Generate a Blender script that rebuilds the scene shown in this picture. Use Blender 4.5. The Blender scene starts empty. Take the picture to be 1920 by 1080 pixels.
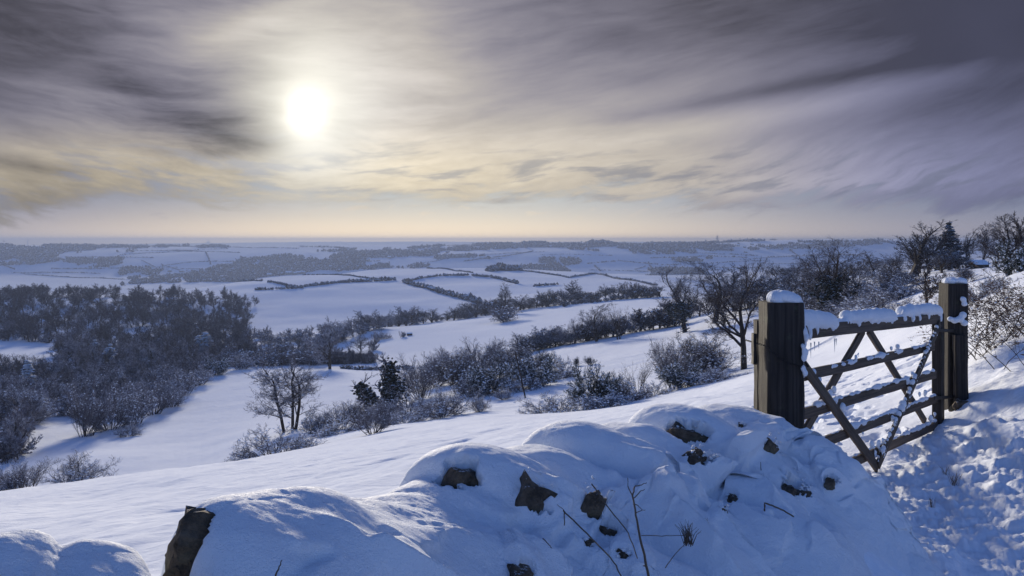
import bpy, bmesh, math, random
import numpy as np
from mathutils import Vector, Matrix

# ------------------------------------------------------------------ camera, world, sun, exposure
F = 1493.0          # focal length in photograph pixels (1920 wide)
HZ = 452.0          # row of the true horizon
EXPO = 0.85
sc = bpy.context.scene
COL = sc.collection
sc.view_settings.view_transform = 'Standard'
sc.view_settings.look = 'None'
sc.view_settings.exposure = EXPO
sc.view_settings.gamma = 1.0
sc.view_settings.use_curve_mapping = False
cam_d = bpy.data.cameras.new('camera'); cam = bpy.data.objects.new('camera', cam_d); COL.objects.link(cam)
cam_d.sensor_width = 36.0; cam_d.lens = 36.0 * F / 1920.0
cam_d.shift_y = -(540.0 - HZ) / 1920.0
cam_d.clip_start = 0.05; cam_d.clip_end = 60000.0
cam.location = (0, 0, 0); cam.rotation_euler = (math.radians(90), 0, 0)
sc.camera = cam

SUN_AZ = math.atan2((572 - 960) / F, 1.0)                 # left of the view axis
SUN_EL = math.atan2((HZ - 212) / F * math.cos(SUN_AZ), 1.0)
SUN_EL_L = SUN_EL + math.radians(0.8)
sun_d = bpy.data.lights.new('sun', 'SUN'); sun = bpy.data.objects.new('sun', sun_d); COL.objects.link(sun)
sun_d.energy = 3.15; sun_d.angle = math.radians(7.0); sun_d.color = (1.0, 0.89, 0.72)
sdir = Vector((math.sin(SUN_AZ) * math.cos(SUN_EL_L), math.cos(SUN_AZ) * math.cos(SUN_EL_L), math.sin(SUN_EL_L)))
sun.rotation_euler = sdir.to_track_quat('Z', 'Y').to_euler()

class X:
    """tiny expression helper over shader math nodes"""
    nt = None
    def __init__(s, v): s.v = v
    @staticmethod
    def m(op, *a, clamp=False):
        n = X.nt.nodes.new('ShaderNodeMath'); n.operation = op; n.use_clamp = clamp
        for i, q in enumerate(a):
            q = q.v if isinstance(q, X) else q
            if isinstance(q, (int, float)): n.inputs[i].default_value = q
            else: X.nt.links.new(q, n.inputs[i])
        return X(n.outputs[0])
    def __add__(s, o): return X.m('ADD', s, o)
    __radd__ = __add__
    def __sub__(s, o): return X.m('SUBTRACT', s, o)
    def __rsub__(s, o): return X.m('SUBTRACT', o, s)
    def __mul__(s, o): return X.m('MULTIPLY', s, o)
    __rmul__ = __mul__
    def __truediv__(s, o): return X.m('DIVIDE', s, o)
    def __rtruediv__(s, o): return X.m('DIVIDE', o, s)
def xexp(a): return X.m('EXPONENT', a)
def xmax(a, b): return X.m('MAXIMUM', a, b)
def xmin(a, b): return X.m('MINIMUM', a, b)
def xsqrt(a): return X.m('SQRT', a)
def xpow(a, b): return X.m('POWER', a, b)
def sstep(a, lo, hi):
    n = X.nt.nodes.new('ShaderNodeMapRange'); n.interpolation_type = 'SMOOTHSTEP'
    for i, q in enumerate((a, lo, hi)):
        q = q.v if isinstance(q, X) else q
        if isinstance(q, (int, float)): n.inputs[i].default_value = q
        else: X.nt.links.new(q, n.inputs[i])
    return X(n.outputs[0])
def xvec(a, b, c=0.0):
    n = X.nt.nodes.new('ShaderNodeCombineXYZ')
    for i, q in enumerate((a, b, c)):
        q = q.v if isinstance(q, X) else q
        if isinstance(q, (int, float)): n.inputs[i].default_value = q
        else: X.nt.links.new(q, n.inputs[i])
    return n.outputs[0]
def xnoise(vec, scale=1.0, detail=4.0, rough=0.5, dist=0.0):
    n = X.nt.nodes.new('ShaderNodeTexNoise')
    n.inputs['Scale'].default_value = scale; n.inputs['Detail'].default_value = detail
    n.inputs['Roughness'].default_value = rough; n.inputs['Distortion'].default_value = dist
    X.nt.links.new(vec, n.inputs['Vector'])
    return X(n.outputs['Fac'])
def xmix(f, a, b):
    n = X.nt.nodes.new('ShaderNodeMix'); n.data_type = 'RGBA'
    ins = [n.inputs[0], n.inputs[6], n.inputs[7]]
    for k, q in zip(ins, (f, a, b)):
        q = q.v if isinstance(q, X) else q
        if isinstance(q, (int, float)): k.default_value = q
        elif isinstance(q, tuple): k.default_value = (*q, 1.0)
        else: X.nt.links.new(q, k)
    return X(n.outputs[2])
def xscale(c, f):
    n = X.nt.nodes.new('ShaderNodeVectorMath'); n.operation = 'SCALE'
    c = c.v if isinstance(c, X) else c
    if isinstance(c, tuple): n.inputs[0].default_value = c
    else: X.nt.links.new(c, n.inputs[0])
    if isinstance(f, X): X.nt.links.new(f.v, n.inputs[3])
    else: n.inputs[3].default_value = f
    return X(n.outputs[0])
def xvadd(a, b):
    n = X.nt.nodes.new('ShaderNodeVectorMath'); n.operation = 'ADD'
    X.nt.links.new(a.v, n.inputs[0]); X.nt.links.new(b.v, n.inputs[1])
    return X(n.outputs[0])

def srgb(r, g, b):
    def f(c):
        c /= 255.0
        return c / 12.92 if c <= 0.04045 else ((c + 0.055) / 1.055) ** 2.4
    return (f(r), f(g), f(b))

def build_world():
    w = bpy.data.worlds.new('World'); sc.world = w; w.use_nodes = True
    nt = w.node_tree; nt.nodes.clear(); X.nt = nt
    out = nt.nodes.new('ShaderNodeOutputWorld'); bg = nt.nodes.new('ShaderNodeBackground')
    nt.links.new(bg.outputs[0], out.inputs[0])
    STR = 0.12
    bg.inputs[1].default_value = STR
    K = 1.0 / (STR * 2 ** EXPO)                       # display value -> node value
    tc = nt.nodes.new('ShaderNodeTexCoord')
    sp = nt.nodes.new('ShaderNodeSeparateXYZ'); nt.links.new(tc.outputs['Generated'], sp.inputs[0])
    dx, dy, dz = X(sp.outputs[0]), X(sp.outputs[1]), X(sp.outputs[2])
    yy = xmax(dy, 0.12)
    a = dx / yy * (F / 100); b = dz / yy * (F / 100)   # angular coordinates about the view north
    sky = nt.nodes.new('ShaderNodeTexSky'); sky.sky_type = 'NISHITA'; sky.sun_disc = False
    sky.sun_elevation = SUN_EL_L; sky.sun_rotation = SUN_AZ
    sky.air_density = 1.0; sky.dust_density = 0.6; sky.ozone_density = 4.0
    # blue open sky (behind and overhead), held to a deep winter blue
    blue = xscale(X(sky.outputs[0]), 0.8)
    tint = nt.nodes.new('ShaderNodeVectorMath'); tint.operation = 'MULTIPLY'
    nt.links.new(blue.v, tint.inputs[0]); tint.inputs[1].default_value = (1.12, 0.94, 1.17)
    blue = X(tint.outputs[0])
    def gauss(ca, cb, wa, wb, tilt=0.0):
        p = a - ca; q = b - cb - p * tilt
        return xexp(((p / wa) * (p / wa) + (q / wb) * (q / wb)) * -1.0)
    # --- cloud sheet ---
    w1 = xnoise(xvec(a * 0.22, b * 0.5, 3.1), 1.0, 3, 0.5)
    bb = b - (a + 3.0) * (a + 3.0) * 0.017 + (w1 - 0.5) * 0.9
    n1 = xnoise(xvec(a * 0.26 + w1 * 0.8, bb * 1.5, 0.0), 1.0, 7, 0.55, 0.5)      # broad streaks
    n2 = xnoise(xvec(a * 0.75, bb * 3.8, 7.0), 1.0, 7, 0.6, 0.35)                # fine streaks
    n3 = xnoise(xvec(a * 0.35, b * 0.45, 11.0), 1.0, 2, 0.5)
    n4 = xnoise(xvec(a * 1.9, bb * 6.5, 21.0), 1.0, 7, 0.62, 0.3)                # low ragged fleece
    n5 = xnoise(xvec(a * 0.9 + n1 * 2.0, bb * 6.5, 33.0), 1.0, 8, 0.65, 0.6)           # fine brushed texture
    st = (n1 - 0.5) * 1.15 + (n2 - 0.5) * 0.70 + (n3 - 0.5) * 0.30 + (n5 - 0.5) * 0.30
    ra = (a + 3.88); rb = (b - 2.40)
    r = xsqrt(ra * ra * 0.62 + rb * rb + 0.01)
    rr = xsqrt(ra * ra + rb * rb * 0.80 + 0.001)
    g = xexp(r * -0.36)                                                          # wide glow through the sheet
    g2 = xexp(rr * rr * -0.55)
    lum = 0.104 + g * 0.48 + st * (0.065 + g * 0.56) * (1.0 - g2 * 0.5)
    n7 = xnoise(xvec(a * 1.25 + n1 * 1.5, bb * 3.6, 61.0), 1.0, 6, 0.58, 0.08)           # low puffs and ripples
    lum = lum + ((n4 - 0.5) * 0.5 + (n7 - 0.5) * 0.9) * (0.10 + g * 0.62) * sstep(b, 3.0, 1.0) * (1.0 - g2)
    # features of this sky
    low = xexp((b - 1.35) * (b - 1.35) * -1.1)
    lum = lum + low * sstep(a, 9.5, -3.0) * 0.16 + low * 0.06
    lum = lum - gauss(-5.35, 2.02, 1.05, 0.55, 0.0) * 0.38 - gauss(-6.6, 2.55, 1.3, 0.7, 0.0) * 0.17 - gauss(-4.9, 1.75, 0.65, 0.2, 0.1) * 0.16
    lum = lum - gauss(-9.3, 1.45, 1.6, 0.16, -0.14) * 0.16 - gauss(-9.0, 3.9, 2.4, 1.2) * 0.05
    lum = lum + gauss(-5.0, 4.0, 1.2, 0.32, 0.35) * 0.20 + gauss(-3.0, 3.6, 1.6, 0.9) * 0.10
    lum = lum + gauss(-7.2, 2.7, 2.5, 0.10, -0.12) * 0.07
    lum = lum + gauss(-1.2, 1.5, 3.0, 0.65, 0.05) * 0.14 + gauss(0.4, 1.9, 1.8, 0.5) * 0.06
    lum = lum - gauss(-0.6, 2.1, 1.3, 0.5) * 0.10
    lum = lum - gauss(4.2, 2.70, 3.4, 0.15, 0.19) * 0.10 - gauss(1.2, 1.62, 2.4, 0.16, 0.10) * 0.07
    lum = lum + gauss(4.8, 2.36, 3.8, 0.26, 0.20) * 0.12 + gauss(4.0, 0.95, 4.0, 0.22, 0.05) * 0.08
    lum = lum - gauss(9.3, 4.1, 2.4, 1.6, 0.1) * 0.07
    lum = lum + gauss(1.4, 2.2, 3.8, 1.25, 0.08) * 0.15 + gauss(-2.4, 3.3, 1.5, 1.3, 0.0) * 0.24 + gauss(4.6, 1.25, 4.4, 0.75, 0.04) * 0.12
    lum = lum - sstep(a, -5.2, -9.0) * sstep(b, 1.2, 3.0) * 0.06 - gauss(-6.6, 0.55, 2.2, 0.55) * 0.20 - gauss(-8.6, 1.0, 1.6, 0.5) * 0.08 - gauss(4.5, 4.3, 4.0, 0.9, 0.1) * 0.05
    lum = xmax(lum, 0.05 + n3 * 0.04)
    lum = lum * (1.0 - sstep(b, 3.4, 9.0) * 0.45)
    warm = sstep(lum, 0.10, 0.55)
    low2 = sstep(b, 2.6, 1.1) * sstep(a, 7.0, -3.0)
    cc = xmix(warm, (1.0, 0.955, 1.22), (1.04, 0.96, 0.89))
    cc = xmix(low2 * 0.9, cc, (1.14, 0.98, 0.70))
    cc = xmix(sstep(a, 3.0, 9.5) * 0.8, cc, (0.84, 0.90, 1.55))
    cc = xmix(xmin(g2 * 1.2, 1.0), cc, (1.0, 0.975, 0.90))
    cloud = xscale(cc, lum)
    n6 = xnoise(xvec(a * 0.7 + 4.0, bb * 3.8, 45.0), 1.0, 7, 0.58, 0.12)
    gap = sstep(n6, 0.47, 0.66) * sstep(b, 0.35, 0.8) * sstep(b, 2.3, 1.2)
    cloud = xmix(gap * 0.62, cloud, xscale(xmix(xexp((a + 2.0) * (a + 2.0) * -0.03), (0.90, 1.0, 1.45), (0.95, 1.0, 1.08)), 0.15 + g * 0.42))
    # --- clear band under the cloud edge, warming to the horizon ---
    gl = xexp((a + 0.8) * (a + 0.8) * -0.035)
    band = xmix(gl, (0.16, 0.20, 0.32), (0.40, 0.49, 0.56))
    wl = xexp((a + 2.0) * (a + 2.0) * -0.022)
    hcol = xmix(wl, (0.44, 0.41, 0.46), (1.75, 1.32, 0.76))
    clear = xmix(xexp(xmax(b, 0.0) * -2.3), band, hcol)
    edge = 0.46 + (n3 - 0.5) * 0.5 + gauss(-6.6, 0.8, 2.0, 3.0) * 0.24 - gauss(-9.6, 0.6, 1.2, 3.0) * 0.28
    cov = b + (n1 - 0.5) * 1.3 + (n2 - 0.5) * 0.7 + (n4 - 0.5) * 0.6 + (n7 - 0.5) * 0.5
    mask = sstep(cov, edge + 0.05, edge + 0.55)
    wisp = sstep(n4 + (n2 - 0.5) * 0.3, 0.53, 0.68) * sstep(b, 0.28, 0.6) * sstep(b, 1.9, 0.9)
    front = xmix(mask, clear, cloud)
    front = xmix(wisp * (1.0 - mask) * 0.6, front, xscale(xmix(gl, (0.9, 0.86, 1.0), (1.3, 1.08, 0.78)), 0.34 + gl * 0.40))
    # sun behind thin cloud
    core = xexp(rr * rr * -11.0) * 0.75 + xexp(rr * rr * -2.6) * 0.16 + xexp(rr * rr * -0.7) * 0.13 + xexp(xpow(xsqrt(ra * ra * 1.7 + (b - 3.0) * (b - 3.0) * 0.7), 2.0) * -0.9) * 0.20
    front = xvadd(front, xscale((1.0, 0.94, 0.78), core))
    front = xscale(front, K)
    # fade to the open blue sky towards the sides, the zenith and behind
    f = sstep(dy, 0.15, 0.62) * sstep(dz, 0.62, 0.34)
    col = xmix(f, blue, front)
    # light thrown up by the snow country below the horizon
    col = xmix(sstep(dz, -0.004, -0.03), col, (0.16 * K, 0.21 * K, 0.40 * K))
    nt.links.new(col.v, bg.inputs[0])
    w.cycles.sampling_method = 'MANUAL'; w.cycles.sample_map_resolution = 1024
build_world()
sc.cycles.use_denoising = True
sc.cycles.max_bounces = 6; sc.cycles.diffuse_bounces = 3; sc.cycles.glossy_bounces = 2
sc.cycles.volume_bounces = 1
sc.cycles.use_adaptive_sampling = True

# ------------------------------------------------------------------ numeric helpers
def hsh(ix, iy, seed):
    h = (ix.astype(np.int64) * 374761393 + iy.astype(np.int64) * 668265263 + seed * 1442695041) & 0xffffffff
    h = ((h ^ (h >> 13)) * 1274126177) & 0xffffffff
    return ((h ^ (h >> 16)) & 0xffffff) / float(0xffffff)
def vnoise(x, y, seed=0):
    ix = np.floor(x); iy = np.floor(y); fx = x - ix; fy = y - iy
    fx = fx * fx * fx * (fx * (fx * 6 - 15) + 10); fy = fy * fy * fy * (fy * (fy * 6 - 15) + 10)
    a = hsh(ix, iy, seed); b = hsh(ix + 1, iy, seed); c = hsh(ix, iy + 1, seed); d = hsh(ix + 1, iy + 1, seed)
    return (a + (b - a) * fx + (c - a) * fy + (a - b - c + d) * fx * fy) * 2 - 1
def fbm(x, y, seed=0, oct=4, gain=0.5):
    s = 0; amp = 1.0; tot = 0
    for i in range(oct):
        s = s + amp * vnoise(x * 2 ** i + 13.7 * i, y * 2 ** i - 7.1 * i, seed + i); tot += amp; amp *= gain
    return s / tot
def smooth(x, lo, hi):
    t = np.clip((x - lo) / (hi - lo), 0, 1); return t * t * (3 - 2 * t)

def tagp(o, label=None, cat=None, group=None, kind=None):
    if label: o['label'] = label
    if cat: o['category'] = cat
    if group: o['group'] = group
    if kind: o['kind'] = kind
    return o
def mesh_obj(name, verts, faces, mat=None, parent=None, smoothed=True, loc=None):
    """verts (n,3) array; faces (m,k) array or list of such arrays"""
    me = bpy.data.meshes.new(name)
    verts = np.asarray(verts, dtype=np.float32)
    fl = [np.asarray(f, dtype=np.int32) for f in (faces if isinstance(faces, list) else [faces]) if len(f)]
    me.vertices.add(len(verts)); me.vertices.foreach_set('co', verts.ravel())
    nl = sum(f.size for f in fl); nf = sum(len(f) for f in fl)
    me.loops.add(nl); me.polygons.add(nf)
    me.loops.foreach_set('vertex_index', np.concatenate([f.ravel() for f in fl]))
    st = []; o = 0
    for f in fl:
        st.append(o + np.arange(len(f)) * f.shape[1]); o += f.size
    me.polygons.foreach_set('loop_start', np.concatenate(st).astype(np.int32))
    me.polygons.foreach_set('use_smooth', np.full(nf, bool(smoothed)))
    me.update(calc_edges=True)
    if mat: me.materials.append(mat)
    ob = bpy.data.objects.new(name, me); COL.objects.link(ob)
    if parent is not None: ob.parent = parent
    if loc is not None: ob.location = loc
    return ob
def empty(name, loc=(0, 0, 0), rz=0.0, s=1.0):
    o = bpy.data.objects.new(name, None); COL.objects.link(o)
    o.location = loc; o.rotation_euler = (0, 0, rz); o.scale = (s, s, s) if isinstance(s, (int, float)) else s
    o.empty_display_size = 0.3
    return o
def grid_faces(nu, nv):
    i = np.arange(nu - 1)[:, None] * nv + np.arange(nv - 1)[None, :]
    return np.stack([i, i + 1, i + nv + 1, i + nv], -1).reshape(-1, 4)

# ------------------------------------------------------------------ materials
def new_mat(name):
    m = bpy.data.materials.new(name); m.use_nodes = True
    nt = m.node_tree; nt.nodes.clear(); X.nt = nt
    o = nt.nodes.new('ShaderNodeOutputMaterial'); b = nt.nodes.new('ShaderNodeBsdfPrincipled')
    nt.links.new(b.outputs[0], o.inputs[0])
    return m, nt, b
def obj_coord(nt, world=False):
    if world:
        g = nt.nodes.new('ShaderNodeNewGeometry'); return g.outputs['Position']
    t = nt.nodes.new('ShaderNodeTexCoord'); return t.outputs['Object']
def mul_vec(nt, v, s):
    n = nt.nodes.new('ShaderNodeVectorMath'); n.operation = 'MULTIPLY'; nt.links.new(v, n.inputs[0]); n.inputs[1].default_value = s
    return n.outputs[0]
def add_bump(nt, b, height, dist, strength=1.0, prev=None):
    n = nt.nodes.new('ShaderNodeBump'); n.inputs['Distance'].default_value = dist; n.inputs['Strength'].default_value = strength
    nt.links.new(height.v, n.inputs['Height'])
    if prev: nt.links.new(prev, n.inputs['Normal'])
    nt.links.new(n.outputs[0], b.inputs['Normal'])
    return n.outputs[0]

SNOW_C = (0.84, 0.88, 0.95)
def mat_snow(name='snow', fine=1.0):
    m, nt, b = new_mat(name)
    p = obj_coord(nt, True)
    n1 = xnoise(mul_vec(nt, p, (1, 1, 1)), 28.0, 4, 0.6)
    n2 = xnoise(p, 140.0, 3, 0.7)
    n3 = xnoise(p, 5.0, 4, 0.5)
    c = xmix(n3, (0.80, 0.85, 0.94), (0.88, 0.91, 0.96))
    nt.links.new(c.v, b.inputs['Base Color'])
    b.inputs['Roughness'].default_value = 0.65
    b.inputs['Specular IOR Level'].default_value = 0.03
    n9 = xnoise(p, 320.0, 2, 0.6)
    add_bump(nt, b, n1 * 0.8 + n2 * 0.6 * fine + n9 * 0.25, 0.014, 0.9)
    return m
def mat_ground():
    """snow over rough grass: fine grain close by, wind texture, tussocks and dark stalks that show through in patches"""
    m, nt, b = new_mat('snow_field')
    p = obj_coord(nt, True)
    n1 = xnoise(p, 24.0, 4, 0.6); n2 = xnoise(p, 130.0, 3, 0.7)
    n5 = xnoise(mul_vec(nt, p, (1.0, 1.6, 1.0)), 1.1, 6, 0.6, 0.3)
    at = nt.nodes.new('ShaderNodeAttribute'); at.attribute_name = 'rough_grass'
    tr = X(at.outputs['Fac'])
    g = xnoise(mul_vec(nt, p, (1.0, 1.0, 0.3)), 0.9, 8, 0.75)
    n6 = xnoise(p, 0.035, 4, 0.55)
    spk = sstep(g + (n6 - 0.5) * 0.15, 0.60, 0.72) * tr
    c = xmix(n6, (0.79, 0.84, 0.93), (0.88, 0.91, 0.97))
    c = xmix(spk * 0.75, c, (0.16, 0.14, 0.12))
    nt.links.new(c.v, b.inputs['Base Color'])
    b.inputs['Roughness'].default_value = 0.65
    b.inputs['Specular IOR Level'].default_value = 0.0
    nb = add_bump(nt, b, n1 * 0.8 + n2 * 0.4, 0.012, 0.8)
    n7 = xnoise(p, 0.25, 6, 0.65)
    add_bump(nt, b, n5 * 0.10 + n7 * 0.5 * (0.4 + tr), 1.0, 0.55, nb)
    return m
def mat_bark(name, dark, frost, cover, lo, hi, scale=6.0):
    """bark with rime and lying snow: snow where the face turns up, rime in patches all round"""
    m, nt, b = new_mat(name)
    geo = nt.nodes.new('ShaderNodeNewGeometry')
    sp = nt.nodes.new('ShaderNodeSeparateXYZ'); nt.links.new(geo.outputs['True Normal'], sp.inputs[0])
    up = X(sp.outputs[2])
    n = xnoise(geo.outputs['Position'], scale, 3, 0.6)
    n2 = xnoise(geo.outputs['Position'], 0.8, 2, 0.5)
    f = sstep(up + (n - 0.5) * 1.2, lo, hi)
    rime = sstep(n2 + (n - 0.5) * 0.8, 0.62 - cover, 0.95 - cover) * frost
    c = xmix(xmin(f + rime, 1.0), dark, (0.80, 0.84, 0.92))
    nt.links.new(c.v, b.inputs['Base Color'])
    b.inputs['Roughness'].default_value = 0.85; b.inputs['Specular IOR Level'].default_value = 0.15
    return m
def mat_wood(name, c1, c2, snow=0.0):
    m, nt, b = new_mat(name)
    t = nt.nodes.new('ShaderNodeTexCoord'); p = t.outputs['Object']
    geo = nt.nodes.new('ShaderNodeNewGeometry')
    at = nt.nodes.new('ShaderNodeAttribute'); at.attribute_name = 'grain'
    gv = at.outputs['Vector']
    n1 = xnoise(mul_vec(nt, gv, (1.5, 60, 60)), 1.0, 5, 0.6, 0.4)
    n2 = xnoise(mul_vec(nt, gv, (1.2, 5, 5)), 1.0, 4, 0.6)
    n3 = xnoise(p, 9.0, 5, 0.7)
    c = xmix(sstep(n1, 0.3, 0.7), c1, c2)
    c = xmix(sstep(n2, 0.5, 0.75) * 0.5, c, tuple(q * 0.45 for q in c1))
    c = xmix(sstep(n3, 0.56, 0.75) * 0.35, c, (0.10, 0.12, 0.07))
    if snow > 0:
        n4 = xnoise(geo.outputs['Position'], 38.0, 3, 0.6); n5 = xnoise(geo.outputs['Position'], 7.0, 2, 0.5)
        c = xmix(sstep(n4 + (n5 - 0.5) * 0.6, 0.74 - snow, 0.79 - snow), c, (0.8, 0.84, 0.92))
    nt.links.new(c.v, b.inputs['Base Color'])
    b.inputs['Roughness'].default_value = 0.8; b.inputs['Specular IOR Level'].default_value = 0.2
    add_bump(nt, b, n1 + n3 * 0.5, 0.006, 0.9)
    return m
def mat_stone():
    m, nt, b = new_mat('limestone')
    t = nt.nodes.new('ShaderNodeTexCoord'); p = t.outputs['Object']
    n1 = xnoise(p, 14.0, 6, 0.7); n2 = xnoise(p, 60.0, 4, 0.7); n3 = xnoise(p, 5.0, 3, 0.5)
    c = xmix(sstep(n1, 0.3, 0.7), (0.035, 0.026, 0.018), (0.17, 0.125, 0.085))
    c = xmix(sstep(n3, 0.5, 0.7) * 0.5, c, (0.08, 0.085, 0.05))
    geo = nt.nodes.new('ShaderNodeNewGeometry')
    sp = nt.nodes.new('ShaderNodeSeparateXYZ'); nt.links.new(geo.outputs['Normal'], sp.inputs[0])
    f = sstep(X(sp.outputs[2]) + (n2 - 0.5) * 1.4, 0.95, 1.25)
    c = xmix(f, c, (0.8, 0.84, 0.92))
    nt.links.new(c.v, b.inputs['Base Color'])
    b.inputs['Roughness'].default_value = 0.9
    add_bump(nt, b, n1 + n2 * 0.6, 0.02, 1.0)
    return m
def mat_plain(name, col, rough=0.7, metal=0.0):
    m, nt, b = new_mat(name)
    n = xnoise(obj_coord(nt, True), 3.0, 4, 0.6)
    c = xmix(n, tuple(q * 0.75 for q in col), tuple(min(1, q * 1.2) for q in col))
    nt.links.new(c.v, b.inputs['Base Color']); b.inputs['Roughness'].default_value = rough; b.inputs['Metallic'].default_value = metal
    return m
M_SNOW = mat_snow(); M_GROUND = mat_ground()
M_BARK = mat_bark('dark_bark', (0.030, 0.024, 0.022), 0.12, 0.05, 0.75, 1.1)
M_TWIG = mat_bark('dark_twigs', (0.045, 0.034, 0.032), 0.25, 0.05, 0.55, 1.0)
M_FTWIG = mat_bark('rimed_twigs', (0.105, 0.097, 0.115), 0.35, 0.15, 0.45, 1.1, 2.0)
M_WOODT = mat_bark('wood_twigs', (0.060, 0.056, 0.068), 0.25, 0.12, 0.60, 1.3, 1.0)
M_PALE = mat_bark('heavily_rimed_twigs', (0.12, 0.11, 0.135), 0.45, 0.22, 0.45, 1.1, 2.0)
M_EVER = mat_bark('snowy_evergreen', (0.014, 0.022, 0.016), 0.25, 0.05, 0.45, 0.8, 3.0)
M_IVY = mat_bark('ivy_leaves', (0.010, 0.014, 0.009), 0.15, 0.0, 0.75, 1.0, 5.0)
M_POST = mat_wood('weathered_oak', (0.020, 0.017, 0.016), (0.050, 0.042, 0.038), 0.0)
M_GATE = mat_wood('gate_timber', (0.060, 0.045, 0.036), (0.135, 0.104, 0.082), 0.0)
M_GATE_S = mat_wood('snow_caked_timber', (0.05, 0.04, 0.033), (0.11, 0.088, 0.07), 0.10)
M_STONE = mat_stone()
M_IRON = mat_plain('old_iron', (0.02, 0.018, 0.018), 0.6, 0.5)
M_LEAFB = mat_plain('dead_brown_leaves', (0.10, 0.05, 0.03), 0.8)
M_STALK = mat_plain('dry_stalk', (0.10, 0.07, 0.045), 0.8)
M_WALLH = mat_plain('house_wall', (0.34, 0.31, 0.27), 0.8)
M_GLASSD = mat_plain('dark_glass', (0.03, 0.035, 0.045), 0.2)
M_STEEL = mat_plain('pylon_steel', (0.12, 0.125, 0.14), 0.5, 0.4)

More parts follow.
